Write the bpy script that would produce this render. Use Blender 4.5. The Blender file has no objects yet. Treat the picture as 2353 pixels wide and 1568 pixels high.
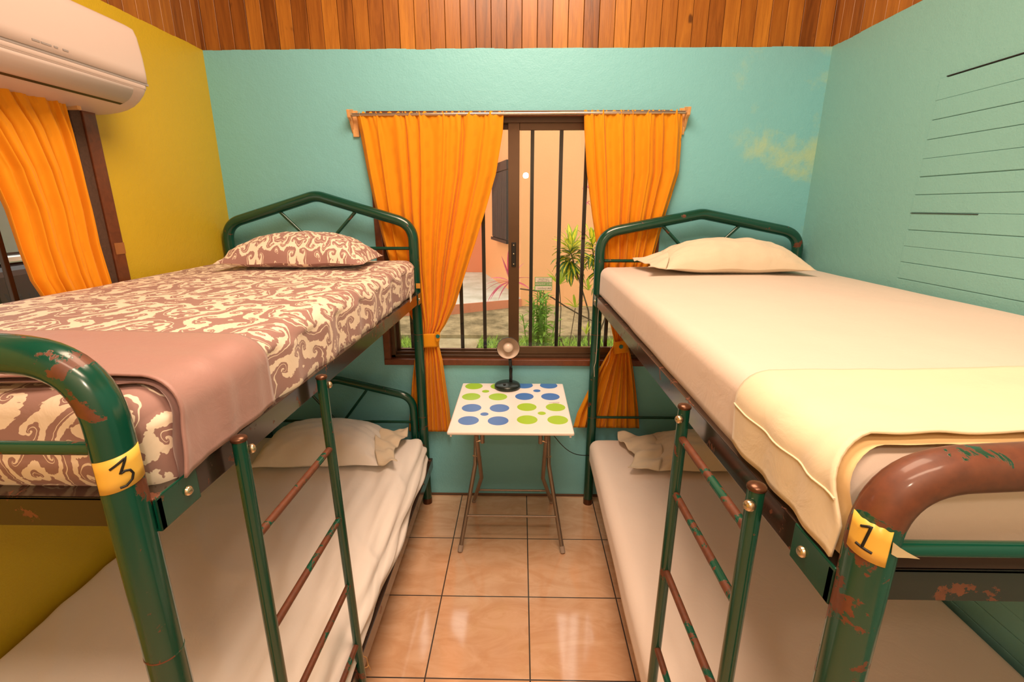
import bpy, math, random
from mathutils import Vector, Matrix, noise
import numpy as np
R = random.Random(7)
PI = math.pi
sc = bpy.context.scene
col = sc.collection

# ------------------------------------------------------------------ camera
CAM = Vector((0, 0, 1.7)); FPX = 1099.82; YAW = .0182; PITCH = .2746
cd = bpy.data.cameras.new('camera'); co = bpy.data.objects.new('camera', cd); col.objects.link(co)
cd.sensor_width = 36; cd.lens = 36 * FPX / 2353; cd.clip_start = .05; cd.clip_end = 200
co.location = CAM; co.rotation_euler = (PI / 2 - PITCH, 0.0, YAW)
sc.camera = co
_M = co.rotation_euler.to_matrix()
def at(px, py, ax, v):
    """point of the plane (axis ax = v) seen at pixel px,py of the 2353x1568 photo"""
    d = _M @ Vector(((px - 1176.5) / FPX, -(py - 784) / FPX, -1))
    return CAM + d * ((v - CAM[ax]) / d[ax])

# ------------------------------------------------------------------ world, lights, exposure
w = bpy.data.worlds.new('world'); sc.world = w; w.use_nodes = True
bg = w.node_tree.nodes['Background']; bg.inputs[0].default_value = (1, .93, .84, 1); bg.inputs[1].default_value = 2.2
def area(name, loc, tgt, sx, sy, power, c):
    l = bpy.data.lights.new(name, 'AREA'); l.shape = 'RECTANGLE'; l.size = sx; l.size_y = sy; l.energy = power; l.color = c
    o = bpy.data.objects.new(name, l); col.objects.link(o); o.location = loc
    o.rotation_euler = (Vector(tgt) - Vector(loc)).to_track_quat('-Z', 'Y').to_euler(); return o
WARM = (1, .72, .51)
area('ceiling_light', (0.0, 1.25, 3.30), (0.0, 1.6, 0), 1.1, 1.1, 71, WARM)
area('bounce_fill', (0.1, -.35, 3.0), (0.1, -1.3, 1.4), 1.2, .5, 62, WARM)  # added fill: unseen source aimed at the front wall for soft bounce
l = bpy.data.lights.new('camera_lamp', 'POINT'); l.energy = 11; l.color = (1, .78, .58); l.shadow_soft_size = .03
o = bpy.data.objects.new('camera_lamp', l); col.objects.link(o); o.location = (.05, -.25, 2.02)
sc.view_settings.view_transform = 'Standard'; sc.view_settings.look = 'None'
sc.view_settings.exposure = 0.0; sc.view_settings.gamma = 1; sc.view_settings.use_curve_mapping = False

# ------------------------------------------------------------------ materials
def lin(*c):
    if len(c) == 1: c = c[0]
    return tuple((x / 255 / 12.92 if x / 255 <= .04045 else ((x / 255 + .055) / 1.055) ** 2.4) for x in c) + (1,)
class NT:
    def __init__(s, name):
        s.m = bpy.data.materials.new(name); s.m.use_nodes = True; s.t = s.m.node_tree
        s.b = s.t.nodes['Principled BSDF']; s.out = s.t.nodes['Material Output']
    def n(s, typ, **kw):
        nd = s.t.nodes.new(typ)
        for k, v in kw.items():
            if k.startswith('_'): setattr(nd, k[1:], v)
            else: s.link(v, nd.inputs[int(k[1:]) if k[0] == 'i' and k[1:].isdigit() else k.replace('__', ' ')])
        return nd
    def link(s, v, inp):
        if isinstance(v, bpy.types.NodeSocket): s.t.links.new(v, inp)
        elif isinstance(v, bpy.types.Node): s.t.links.new(v.outputs[0], inp)
        else: inp.default_value = v
    def ma(s, op, a, b=0.0, c=0.0):
        nd = s.t.nodes.new('ShaderNodeMath'); nd.operation = op
        s.link(a, nd.inputs[0]); s.link(b, nd.inputs[1]); s.link(c, nd.inputs[2]); return nd.outputs[0]
    def mix(s, f, a, b):
        nd = s.t.nodes.new('ShaderNodeMix'); nd.data_type = 'RGBA'
        s.link(f, nd.inputs[0]); s.link(a, nd.inputs[6]); s.link(b, nd.inputs[7]); return nd.outputs[2]
    def noise(s, scale, vec=None, detail=3, rough=.5, dist=0):
        nd = s.n('ShaderNodeTexNoise'); nd.inputs['Scale'].default_value = scale; nd.inputs['Detail'].default_value = detail
        nd.inputs['Roughness'].default_value = rough; nd.inputs['Distortion'].default_value = dist
        if vec is not None: s.link(vec, nd.inputs['Vector'])
        return nd
    def obj(s): return s.n('ShaderNodeTexCoord').outputs['Object']
    def pos(s): return s.n('ShaderNodeNewGeometry').outputs['Position']
    def uv(s): return s.n('ShaderNodeTexCoord').outputs['UV']
    def xyz(s, v):
        nd = s.n('ShaderNodeSeparateXYZ'); s.link(v, nd.inputs[0]); return nd.outputs
    def comb(s, x, y, z):
        nd = s.n('ShaderNodeCombineXYZ'); s.link(x, nd.inputs[0]); s.link(y, nd.inputs[1]); s.link(z, nd.inputs[2]); return nd.outputs[0]
    def step(s, v, lo, hi):
        nd = s.n('ShaderNodeMapRange'); nd.interpolation_type = 'SMOOTHSTEP'
        s.link(v, nd.inputs[0]); nd.inputs[1].default_value = lo; nd.inputs[2].default_value = hi; return nd.outputs[0]
    def bump(s, h, strength=.3, dist=.01):
        nd = s.n('ShaderNodeBump'); nd.inputs['Strength'].default_value = strength; nd.inputs['Distance'].default_value = dist
        s.link(h, nd.inputs['Height']); s.link(nd.outputs[0], s.b.inputs['Normal']); return nd
    def set(s, col=None, rough=None, metal=None, **kw):
        if col is not None: s.link(col, s.b.inputs['Base Color'])
        if rough is not None: s.link(rough, s.b.inputs['Roughness'])
        if metal is not None: s.link(metal, s.b.inputs['Metallic'])
        for k, v in kw.items(): s.link(v, s.b.inputs[k.replace('_', ' ')])
        return s.m
def simple(name, c, rough=.5, metal=0, bump=0, bscale=200, **kw):
    t = NT(name); n = t.noise(30, t.pos(), 2)
    cc = t.mix(n.outputs[0], tuple(x * .9 for x in c[:3]) + (1,), tuple(min(1, x * 1.07) for x in c[:3]) + (1,))
    if bump: t.bump(t.noise(bscale, t.pos(), 3), bump, .002)
    return t.set(cc, rough, metal, **kw)

def painted(name, c, dirty=None, yellow=False):
    t = NT(name); p = t.pos()
    n1 = t.noise(1.6, p, 4, .6)
    c1 = t.mix(n1.outputs[0], tuple(x * .93 for x in c[:3]) + (1,), tuple(min(1, x * 1.06) for x in c[:3]) + (1,))
    if yellow:   # old paint showing through in patches near the right corner
        x, y, z = t.xyz(p)
        m = t.ma('MULTIPLY', t.step(x, .85, 1.2), t.step(t.noise(3.0, p, 6, .65).outputs[0], .5, .68))
        c1 = t.mix(t.ma('MULTIPLY', m, .55), c1, lin(205, 222, 150))
    h = t.ma('ADD', t.noise(150, p, 4, .6).outputs[0], t.ma('MULTIPLY', t.noise(26, p, 3).outputs[0], 1.3))
    t.bump(h, .32, .004)
    return t.set(c1, .42, Specular_IOR_Level=.45)
TEAL = (.22, .60, .68, 1)
M_teal = painted('teal_paint', TEAL, yellow=True)
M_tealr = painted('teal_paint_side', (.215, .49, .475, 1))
M_yel = painted('yellow_paint', (.62, .44, .022, 1))

def wood_boards(name, axis, width):
    t = NT(name); x, y, z = t.xyz(t.pos()); a = (x, y)[axis]
    idx = t.ma('FLOOR', t.ma('DIVIDE', a, width))
    wn = t.n('ShaderNodeTexWhiteNoise', _noise_dimensions='1D'); t.link(idx, wn.inputs['W']); rnd = wn.outputs['Value']; 
    v = t.comb(t.ma('MULTIPLY', a, 26), t.ma('MULTIPLY', t.ma('ADD', z, t.ma('MULTIPLY', rnd, 40)), 2.2), t.ma('MULTIPLY', rnd, 30))
    g = t.noise(1.0, v, 5, .6, 1.2).outputs[0]
    f = t.noise(1.0, t.comb(t.ma('MULTIPLY', a, 160), t.ma('MULTIPLY', z, 7), rnd), 3, .6).outputs[0]
    kn = t.noise(1.0, t.comb(t.ma('MULTIPLY', a, 9), t.ma('ADD', t.ma('MULTIPLY', z, 6), t.ma('MULTIPLY', rnd, 70)), rnd), 2, .5, .5).outputs[0]
    cr = t.n('ShaderNodeValToRGB'); t.link(t.ma('ADD', t.ma('ADD', t.ma('MULTIPLY', rnd, .46), .06), t.ma('MULTIPLY', g, .66)), cr.inputs[0])
    e = cr.color_ramp.elements; e[0].position = .2; e[0].color = (.07, .018, .004, 1); e[1].position = .95; e[1].color = (.56, .235, .03, 1)
    m = e.new(.5); m.color = (.29, .10, .015, 1); m = e.new(.72); m.color = (.39, .15, .021, 1)
    c = t.mix(t.ma('MULTIPLY', t.step(f, .5, .75), .35), cr.outputs[0], (.10, .03, .008, 1))
    c = t.mix(t.ma('MULTIPLY', t.step(kn, .68, .76), .8), c, (.05, .015, .005, 1))
    t.bump(f, .15, .002)
    return t.set(c, .34, Specular_IOR_Level=.5)
def wood(name, dark, light, scale=1, rough=.35):
    t = NT(name); x, y, z = t.xyz(t.obj())
    v = t.comb(t.ma('MULTIPLY', x, 14 * scale), t.ma('MULTIPLY', y, 14 * scale), t.ma('MULTIPLY', z, 14 * scale))
    g = t.noise(1, v, 6, .65, 1.5).outputs[0]; c = t.mix(g, dark, light)
    t.bump(g, .2, .003); return t.set(c, rough)
M_trim = wood('dark_red_wood', (.055, .016, .007, 1), (.24, .072, .026, 1), 1.4, .3)
M_trimd = wood('rough_dark_wood', (.03, .017, .011, 1), (.13, .065, .04, 1), 4, .75)
M_pine = wood('pine_wood', (.60, .30, .10, 1), (.85, .52, .22, 1), 3, .5)

def metal_paint(name, c, amount, zlo=None, zhi=None):
    """glossy dark green paint, worn down to rusty primer in patches; zlo..zhi: more wear above that height"""
    t = NT(name); p = t.obj(); x, y, z = t.xyz(t.pos())
    n = t.noise(15, p, 7, .66, .4).outputs[0]
    n = t.ma('ADD', n, t.ma('MULTIPLY', t.noise(45, p, 3).outputs[0], .12))
    thr = 1 - amount
    if zlo is not None: n = t.ma('ADD', n, t.ma('MULTIPLY', t.step(z, zlo, zhi), .125))
    m = t.step(n, thr, thr + .018)
    rust = t.mix(t.noise(60, p, 4, .6).outputs[0], (.050, .014, .007, 1), (.20, .055, .018, 1))
    base = t.mix(t.noise(5, p, 2).outputs[0], tuple(q * .75 for q in c[:3]) + (1,), c)
    t.bump(t.ma('MULTIPLY', m, -1), .25, .001)
    return t.set(t.mix(m, base, rust), t.ma('ADD', .2, t.ma('MULTIPLY', m, .35)), 0.0, Specular_IOR_Level=.6, Coat_Weight=.25, Coat_Roughness=.12)
GREEN = (.002, .070, .042, 1)
M_green = metal_paint('green_enamel', GREEN, .30)
M_greenw = metal_paint('green_enamel_worn', GREEN, .34, 1.47, 1.56)
M_greenrust = metal_paint('green_enamel_rusty', (.010, .075, .045, 1), .41, 1.34, 1.40)
M_rung = metal_paint('worn_rung_paint', (.006, .085, .05, 1), .50)
M_brownm = metal_paint('brown_angle_iron', (.032, .017, .012, 1), .34)
M_cap = simple('bronze_cap', (.12, .055, .03, 1), .3, .7)
M_bolt = simple('zinc_bolt', (.62, .50, .33, 1), .25, .9)
M_leg = simple('table_leg_paint', (.30, .235, .18, 1), .38, .6, .1, 300)
M_foot = simple('grey_rubber', (.42, .34, .28, 1), .7)

def fabric(name, c, weave=.25, sheen=.2, trans=0, rough=.85, c2=None):
    t = NT(name); uv = t.uv(); x, y, z = t.xyz(uv)
    wv = t.ma('ADD', t.ma('SINE', t.ma('MULTIPLY', x, 6500)), t.ma('SINE', t.ma('MULTIPLY', y, 6500)))
    n = t.noise(5, t.pos(), 4, .6).outputs[0]
    h = t.ma('ADD', t.ma('MULTIPLY', wv, .012), t.ma('MULTIPLY', t.noise(14, t.pos(), 5, .6, .8).outputs[0], 1.2))
    t.bump(h, weave, .006)
    cc = t.mix(n, tuple(q * .95 for q in c[:3]) + (1,), c2 or tuple(min(1, q * 1.03) for q in c[:3]) + (1,))
    t.set(cc, rough, Sheen_Weight=sheen)
    if trans:
        tr = t.n('ShaderNodeBsdfTranslucent'); t.link(cc, tr.inputs[0]); ms = t.n('ShaderNodeMixShader'); ms.inputs[0].default_value = trans
        t.t.links.new(t.b.outputs[0], ms.inputs[1]); t.t.links.new(tr.outputs[0], ms.inputs[2]); t.t.links.new(ms.outputs[0], t.out.inputs[0])
    return t.m
M_sheet = fabric('white_sheet', (.90, .85, .80, 1))
M_sheetp = fabric('peach_white_sheet', (.72, .605, .52, 1))
M_cream = fabric('cream_cotton', (.76, .66, .47, 1), .3)
M_creamp = fabric('cream_pillowcase', (.76, .65, .49, 1), .35)
M_whitep = fabric('white_pillowcase', (.93, .89, .84, 1), .35)
M_pink = fabric('dusty_pink_satin', (.39, .215, .19, 1), .3, .25, rough=.5)
def orange():
    t = NT('orange_curtain_cloth'); x, y, z = t.xyz(t.uv())
    # woven checks in rows
    a = t.ma('SINE', t.ma('MULTIPLY', x, 2 * PI / .0042)); b = t.ma('SINE', t.ma('MULTIPLY', y, 2 * PI / .0042))
    px_ = t.ma('PINGPONG', x, .03); py_ = t.ma('PINGPONG', t.ma('ADD', y, t.ma('MULTIPLY', x, .4)), .045)
    chk = t.ma('MULTIPLY', t.ma('LESS_THAN', px_, .010), t.ma('LESS_THAN', py_, .016))
    d = t.ma('MULTIPLY', t.ma('MULTIPLY', chk, t.step(t.ma('MULTIPLY', a, b), -.2, .6)), .42)
    c = t.mix(t.noise(3, t.pos(), 4).outputs[0], (.95, .38, .001, 1), (1.0, .47, .002, 1))
    c = t.mix(t.ma('MULTIPLY', d, .7), c, (.55, .16, .001, 1))
    t.bump(t.ma('ADD', t.ma('MULTIPLY', a, b), t.ma('MULTIPLY', t.noise(9, t.pos(), 4, .6, .5).outputs[0], 3)), .12, .003)
    t.set(c, .8, Sheen_Weight=.15)
    tr = t.n('ShaderNodeBsdfTranslucent'); t.link(c, tr.inputs[0]); ms = t.n('ShaderNodeMixShader'); ms.inputs[0].default_value = .30
    t.t.links.new(t.b.outputs[0], ms.inputs[1]); t.t.links.new(tr.outputs[0], ms.inputs[2]); t.t.links.new(ms.outputs[0], t.out.inputs[0])
    return t.m
M_orange = orange()
def damask(name, K=1.42):
    t = NT(name); x, y, z = t.xyz(t.uv()); PP, QQ = .38, .62
    sx = t.ma('MULTIPLY', x, K); sy = t.ma('MULTIPLY', y, K); sv = t.comb(sx, sy, 0)
    w1, w2, w3 = t.xyz(t.noise(8, sv, 1, .5).outputs['Color'])
    fx = t.ma('PINGPONG', t.ma('ADD', sx, t.ma('MULTIPLY', t.ma('SUBTRACT', w1, .5), .075)), PP / 2)
    fy = t.ma('PINGPONG', t.ma('ADD', sy, t.ma('MULTIPLY', t.ma('SUBTRACT', w2, .5), .075)), QQ / 2)
    phi = 0.0
    for cx, cy, sg, b in ((.045, .04, 1, 3.4), (.135, .085, -1, -3.2), (.055, .145, -1, 3.0), (.150, .185, 1, -3.2), (.035, .235, 1, 3.0), (.125, .275, -1, -3.0), (.185, .025, 1, 2.4), (.005, .190, -1, -2.6)):
        dx = t.ma('SUBTRACT', fx, cx); dy = t.ma('SUBTRACT', fy, cy)
        r = t.ma('SQRT', t.ma('ADD', t.ma('MULTIPLY', dx, dx), t.ma('MULTIPLY', dy, dy)))
        phi = t.ma('ADD', phi, t.ma('ADD', t.ma('MULTIPLY', t.ma('ARCTAN2', dy, dx), sg), t.ma('MULTIPLY', t.ma('LOGARITHM', t.ma('ADD', r, .004), math.e), b)))
    jg = t.ma('SUBTRACT', t.noise(80, sv, 1, .5).outputs[0], .5); jg2 = t.ma('SUBTRACT', t.noise(30, sv, 1, .5).outputs[0], .5)
    v = t.ma('ADD', t.ma('ADD', t.ma('SINE', phi), t.ma('MULTIPLY', jg, 1.3)), t.ma('ADD', t.ma('MULTIPLY', jg2, 1.7), .42))
    m = t.step(v, -.05, .05)
    vn = t.step(t.ma('ABSOLUTE', t.ma('SUBTRACT', t.ma('SINE', t.ma('ADD', phi, t.ma('MULTIPLY', jg2, 1.6))), .68)), .10, .14)
    vn = t.ma('MAXIMUM', vn, t.ma('LESS_THAN', t.ma('COSINE', phi), 0.0))
    m = t.ma('MULTIPLY', m, vn)
    c = t.mix(m, (.88, .74, .58, 1), (.345, .19, .165, 1))
    h = t.ma('MULTIPLY', t.noise(12, t.pos(), 4, .6, .8).outputs[0], 1.2); t.bump(h, .25, .006)
    return t.set(c, .75, Sheen_Weight=.2)
M_damask = damask('damask_print')

def tiles():
    t = NT('floor_tiles'); p = t.pos(); x, y, z = t.xyz(p); S = .3932
    ax = t.ma('DIVIDE', t.ma('SUBTRACT', x, .0426), S); ay = t.ma('DIVIDE', t.ma('SUBTRACT', y, 1.3752), S)
    dx = t.ma('PINGPONG', t.ma('ADD', ax, 50), .5); dy = t.ma('PINGPONG', t.ma('ADD', ay, 50), .5)
    g = t.ma('MULTIPLY', t.ma('MINIMUM', dx, dy), S)
    wn = t.n('ShaderNodeTexWhiteNoise', _noise_dimensions='2D'); t.link(t.comb(t.ma('FLOOR', ax), t.ma('FLOOR', ay), 0), wn.inputs['Vector'])
    pv = t.n('ShaderNodeVectorMath', _operation='ADD'); t.link(p, pv.inputs[0]); t.link(t.n('ShaderNodeVectorMath', _operation='SCALE').outputs[0], pv.inputs[1])
    sv = pv.inputs[1].links[0].from_node; t.link(wn.outputs['Color'], sv.inputs[0]); sv.inputs['Scale'].default_value = 9
    n = t.noise(1.0, t.comb(*[t.ma('MULTIPLY', q, k) for q, k in zip(t.xyz(pv.outputs[0]), (5, 11, 1))]), 6, .62, 1.3).outputs[0]
    c = t.mix(t.step(n, .3, .72), (.68, .39, .22, 1), (.80, .52, .335, 1))
    c = t.mix(t.ma('MULTIPLY', t.step(t.noise(34, p, 4, .7).outputs[0], .62, .8), .12), c, (.42, .2, .1, 1))
    gm = t.step(g, .0034, .0020)
    c = t.mix(gm, c, (.022, .013, .009, 1))
    h = t.ma('SUBTRACT', t.ma('MULTIPLY', t.noise(70, p, 2).outputs[0], .015), gm)
    t.bump(h, .35, .0015)
    return t.set(c, t.ma('ADD', .11, t.ma('MULTIPLY', gm, .6)), Specular_IOR_Level=.9, Coat_Weight=1.0, Coat_Roughness=.085)
M_tile = tiles()
M_alu = simple('bronze_aluminium', (.085, .046, .024, 1), .33, .35)
M_alul = simple('brown_aluminium_light', (.24, .135, .066, 1), .35, .4)
M_alu2 = simple('brown_aluminium_mid', (.11, .060, .029, 1), .33, .4)
M_bar = simple('dark_iron', (.010, .008, .007, 1), .5)
M_rod = simple('brushed_rod', (.55, .48, .40, 1), .25, .9)
def plastic_ac():
    t = NT('ac_plastic'); t.bump(t.noise(400, t.pos(), 2).outputs[0], .04, .001)
    return t.set((.64, .54, .495, 1), .42)
M_ac = plastic_ac()
M_acg = simple('ac_grey', (.33, .30, .29, 1), .4)
M_black = simple('black_plastic', (.012, .012, .012, 1), .3)
M_lampg = simple('dark_green_metal', (.018, .028, .024, 1), .28, .2)
M_lampin = simple('shade_inside', (.72, .60, .50, 1), .5)
M_bulb = simple('bulb_glass', (.86, .74, .64, 1), .2)
M_teal_b = simple('teal_button', (.004, .16, .17, 1), .25)
M_tape = simple('yellow_tape', (.84, .52, .085, 1), .35)
M_ink = simple('black_ink', (.006, .006, .006, 1), .5)
M_string = simple('cotton_string', (.8, .72, .62, 1), .8)
M_paper = simple('white_paper', (.75, .72, .62, 1), .6)
M_signg = simple('sign_green', (.16, .42, .13, 1), .6)
M_signt = simple('sign_text_grey', (.22, .25, .18, 1), .6)
M_base = simple('dirty_cement', (.17, .10, .06, 1), .9, 0, .5, 80)
def tabletop():
    t = NT('spotted_laminate'); x, y, z = t.xyz(t.obj())   # local: x -.278...278, y -.3...3
    c = (.86, .76, .70, 1); cur = t.mix(t.noise(8, t.obj(), 3).outputs[0], (.88, .81, .76, 1), (.93, .87, .82, 1))
    B1, B2, G1 = (.06, .19, .55, 1), (.04, .15, .47, 1), (.36, .62, .012, 1)
    dots = []
    for gx, gy, cc, rr in TD:
        dx = t.ma('SUBTRACT', x, gx); dy = t.ma('SUBTRACT', y, gy)
        r = t.ma('SQRT', t.ma('ADD', t.ma('MULTIPLY', dx, dx), t.ma('MULTIPLY', dy, dy)))
        cur = t.mix(t.step(r, rr + .0008, rr - .0008), cur, (G1 if cc == 'g' else B1))
    t.bump(t.noise(120, t.obj(), 2).outputs[0], .03, .001)
    return t.set(cur, .3)
TXC, TYC, TZ = -.041, 2.19, .755
TD = []
for (xs, ys, cc) in (((-.252, -.114), (2.442, 2.293), 'g'), ((.022, .156), (2.46, 2.300), 'b'), ((-.236, -.100), (2.150, 2.007), 'b'), ((.033, .173), (2.165, 2.021), 'g')):
    for a in xs:
        for b in ys: TD.append((a - TXC, b - TYC, cc, .0475))
    TD.append((sum(xs) / 2 - TXC, sum(ys) / 2 - TYC, cc, .0195))
M_table = tabletop()
def glass():
    t = NT('window_glass'); t.t.nodes.remove(t.b)
    tr = t.n('ShaderNodeBsdfTransparent'); tr.inputs[0].default_value = (.93, .95, .93, 1); gl = t.n('ShaderNodeBsdfGlossy'); gl.inputs['Roughness'].default_value = .01
    fr = t.n('ShaderNodeFresnel'); fr.inputs[0].default_value = 1.5; ms = t.n('ShaderNodeMixShader')
    bf = t.n('ShaderNodeNewGeometry').outputs['Backfacing']; t.link(t.ma('MULTIPLY', fr.outputs[0], t.ma('SUBTRACT', 1.0, bf)), ms.inputs[0]); t.link(tr, ms.inputs[1]); t.link(gl, ms.inputs[2]); t.link(ms, t.out.inputs[0]); return t.m
M_glass = glass()
# outdoors
M_salmon = painted('salmon_paint', (.93, .44, .19, 1)); M_salmond = painted('darker_salmon_paint', (.80, .26, .12, 1))
M_terra = simple('terracotta_paint', (.62, .22, .11, 1), .8, 0, .5, 60)
def ground(name, a, b, sc1):
    t = NT(name); p = t.pos(); c = t.mix(t.step(t.noise(sc1, p, 7, .7).outputs[0], .3, .7), a, b); t.bump(t.noise(40, p, 5, .7).outputs[0], .7, .02); return t.set(c, .9)
M_conc = ground('pale_concrete', (.50, .47, .36, 1), (.72, .70, .62, 1), 1.4)
M_dirt = ground('mossy_concrete', (.14, .11, .05, 1), (.52, .40, .22, 1), 2.6)
M_path = ground('tan_path', (.36, .28, .15, 1), (.56, .46, .28, 1), 3)
M_soil = ground('turf_soil', (.02, .04, .006, 1), (.10, .16, .02, 1), 6)
def leafmat(name, a, b, mid=None, width=.28):
    t = NT(name); x, y, z = t.xyz(t.uv()); n = t.noise(9, t.pos(), 3).outputs[0]; c = t.mix(n, a, b)
    if mid:
        e = t.ma('ABSOLUTE', t.ma('SUBTRACT', x, .5)); e = t.ma('ADD', e, t.ma('MULTIPLY', t.ma('SUBTRACT', t.noise(26, t.pos(), 3).outputs[0], .5), .35))
        c = t.mix(t.step(e, width, width - .07), c, mid)
    t.set(c, .38)
    tr = t.n('ShaderNodeBsdfTranslucent'); t.link(c, tr.inputs[0]); ms = t.n('ShaderNodeMixShader'); ms.inputs[0].default_value = .3
    t.t.links.new(t.b.outputs[0], ms.inputs[1]); t.t.links.new(tr.outputs[0], ms.inputs[2]); t.t.links.new(ms.outputs[0], t.out.inputs[0]); return t.m
M_grass = leafmat('grass_blades', (.22, .46, .04, 1), (.70, .90, .18, 1))
M_croton = leafmat('croton_leaf', (.03, .10, .008, 1), (.09, .22, .02, 1), (.85, .62, .02, 1), .2)
M_crotonl = leafmat('young_croton_leaf', (.22, .36, .02, 1), (.45, .55, .04, 1), (.95, .80, .06, 1), .3)
M_bamboo = leafmat('narrow_green_leaf', (.14, .32, .03, 1), (.42, .64, .10, 1))
M_lime = leafmat('lime_leaf', (.45, .55, .03, 1), (.75, .78, .10, 1))
M_ti = leafmat('pink_ti_leaf', (.62, .03, .12, 1), (.95, .16, .30, 1), (.9, .45, .5, 1), .12)
M_stem = simple('brown_stem', (.12, .07, .035, 1), .8)
M_car = simple('dark_car_paint', (.055, .052, .058, 1), .2, .3); M_carw = simple('chrome_strip', (.8, .8, .82, 1), .15, .6)
M_carg = simple('car_glass', (.22, .27, .25, 1), .10, .0, Specular_IOR_Level=1.0); M_tyre = simple('tyre_rubber', (.015, .015, .015, 1), .8)  # car glass: reflected sky brightness is put into the pale base colour
M_whitepl = simple('white_plastic', (.8, .78, .75, 1), .4)

# ------------------------------------------------------------------ mesh building
class MB:
    def __init__(s): s.v = []; s.f = []; s.uv = {}; s.sm = []
    def add(s, vs, fs, smooth=False, uvs=None):
        o = len(s.v); s.v += [Vector(q) for q in vs]
        for k, f in enumerate(fs):
            s.f.append([i + o for i in f]); s.sm.append(smooth)
            if uvs: s.uv[len(s.f) - 1] = [uvs[i] for i in f]
    def box(s, a, b, rot=None, c=None):
        x0, y0, z0 = a; x1, y1, z1 = b
        vs = [Vector(q) for q in ((x0, y0, z0), (x1, y0, z0), (x1, y1, z0), (x0, y1, z0), (x0, y0, z1), (x1, y0, z1), (x1, y1, z1), (x0, y1, z1))]
        if rot is not None:
            c = Vector(c) if c is not None else sum(vs, Vector()) / 8; vs = [c + rot @ (q - c) for q in vs]
        s.add(vs, [(0, 3, 2, 1), (4, 5, 6, 7), (0, 1, 5, 4), (1, 2, 6, 5), (2, 3, 7, 6), (3, 0, 4, 7)]); return s
    def tube(s, pts, r, n=12, cap=True, closed=False):
        pts = [Vector(q) for q in pts]; m = len(pts); rs = r if isinstance(r, (list, tuple)) else [r] * m
        tans = []
        for i in range(m):
            a = pts[max(0, i - 1)]; b = pts[min(m - 1, i + 1)]; tans.append((b - a).normalized())
        up = Vector((0, 0, 1)) if abs(tans[0].z) < .9 else Vector((0, 1, 0))
        nx = tans[0].cross(up).normalized(); vs = []
        for i in range(m):
            nx = (nx - tans[i] * nx.dot(tans[i])).normalized(); ny = tans[i].cross(nx)
            for k in range(n):
                a = 2 * PI * k / n; vs.append(pts[i] + (nx * math.cos(a) + ny * math.sin(a)) * rs[i])
        fs = [(i * n + k, i * n + (k + 1) % n, (i + 1) * n + (k + 1) % n, (i + 1) * n + k) for i in range(m - 1) for k in range(n)]
        s.add(vs, fs, True)
        if cap: 
            s.add(vs[:n], [tuple(range(n))[::-1]]); s.add(vs[-n:], [tuple(range(n))])
        return s
    def lathe(s, prof, c, axis=(0, 0, 1), n=28, cap=False):
        q = Vector(axis).normalized().to_track_quat('Z', 'Y').to_matrix(); c = Vector(c)
        vs = [c + q @ Vector((r * math.cos(2 * PI * k / n), r * math.sin(2 * PI * k / n), z)) for r, z in prof for k in range(n)]
        s.add(vs, [(i * n + k, i * n + (k + 1) % n, (i + 1) * n + (k + 1) % n, (i + 1) * n + k) for i in range(len(prof) - 1) for k in range(n)], True); return s
    def grid(s, fn, nu, nv, uvf=None, flip=False):
        vs = []; uvs = []
        for j in range(nv + 1):
            for i in range(nu + 1):
                vs.append(fn(i / nu, j / nv)); uvs.append(uvf(i / nu, j / nv) if uvf else (i / nu, j / nv))
        W_ = nu + 1
        fs = [(j * W_ + i, j * W_ + i + 1, (j + 1) * W_ + i + 1, (j + 1) * W_ + i) for j in range(nv) for i in range(nu)]
        if flip: fs = [f[::-1] for f in fs]
        s.add(vs, fs, True, uvs); return s
    def build(s, name, mat, parent=None, base=None, mods=()):
        """parent: thing Empty/mesh whose world origin is parent['_o']; vertices are given in world space"""
        org = Vector(base) if base is not None else (Vector(parent_origin(parent)) if parent else Vector((0, 0, 0)))
        me = bpy.data.meshes.new(name); me.from_pydata([tuple(q - org) for q in s.v], [], s.f)
        me.polygons.foreach_set('use_smooth', s.sm)
        ul = me.uv_layers.new(name='uv')
        for pi, p in enumerate(me.polygons):
            if pi in s.uv:
                for li, u in zip(p.loop_indices, s.uv[pi]): ul.data[li].uv = u
            else:
                for li in p.loop_indices:
                    q = s.v[me.loops[li].vertex_index]; ul.data[li].uv = (q.x + q.y, q.z + q.y * .5)
        me.materials.append(mat); me.validate(); me.update()
        ob = bpy.data.objects.new(name, me); col.objects.link(ob)
        if parent: ob.parent = parent; ORG[ob.name] = org
        else: ob.location = org; ORG[ob.name] = org
        for typ, kw in mods:
            md = ob.modifiers.new(typ.lower(), typ)
            for k, v in kw.items(): setattr(md, k, v)
        return ob
ORG = {}
def parent_origin(p): return ORG[p.name]
BEV = lambda w_, n=2: ('BEVEL', dict(width=w_, segments=n, limit_method='ANGLE', angle_limit=.6))
def SOL(t_, off=0): return ('SOLIDIFY', dict(thickness=t_, offset=off))
SUB = ('SUBSURF', dict(levels=1, render_levels=1))
def tag(o, label, cat, group=None, kind=None):
    if label: o['label'] = label
    if cat: o['category'] = cat
    if group: o['group'] = group
    if kind: o['kind'] = kind
    return o
def thing(name, loc, label=None, cat=None, group=None, kind=None):
    o = bpy.data.objects.new(name, None); col.objects.link(o); o.location = loc; o.empty_display_size = .1; ORG[o.name] = Vector(loc)
    return tag(o, label, cat, group, kind)
def struct(ob, label, cat): return tag(ob, label, cat, kind='structure')
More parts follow.
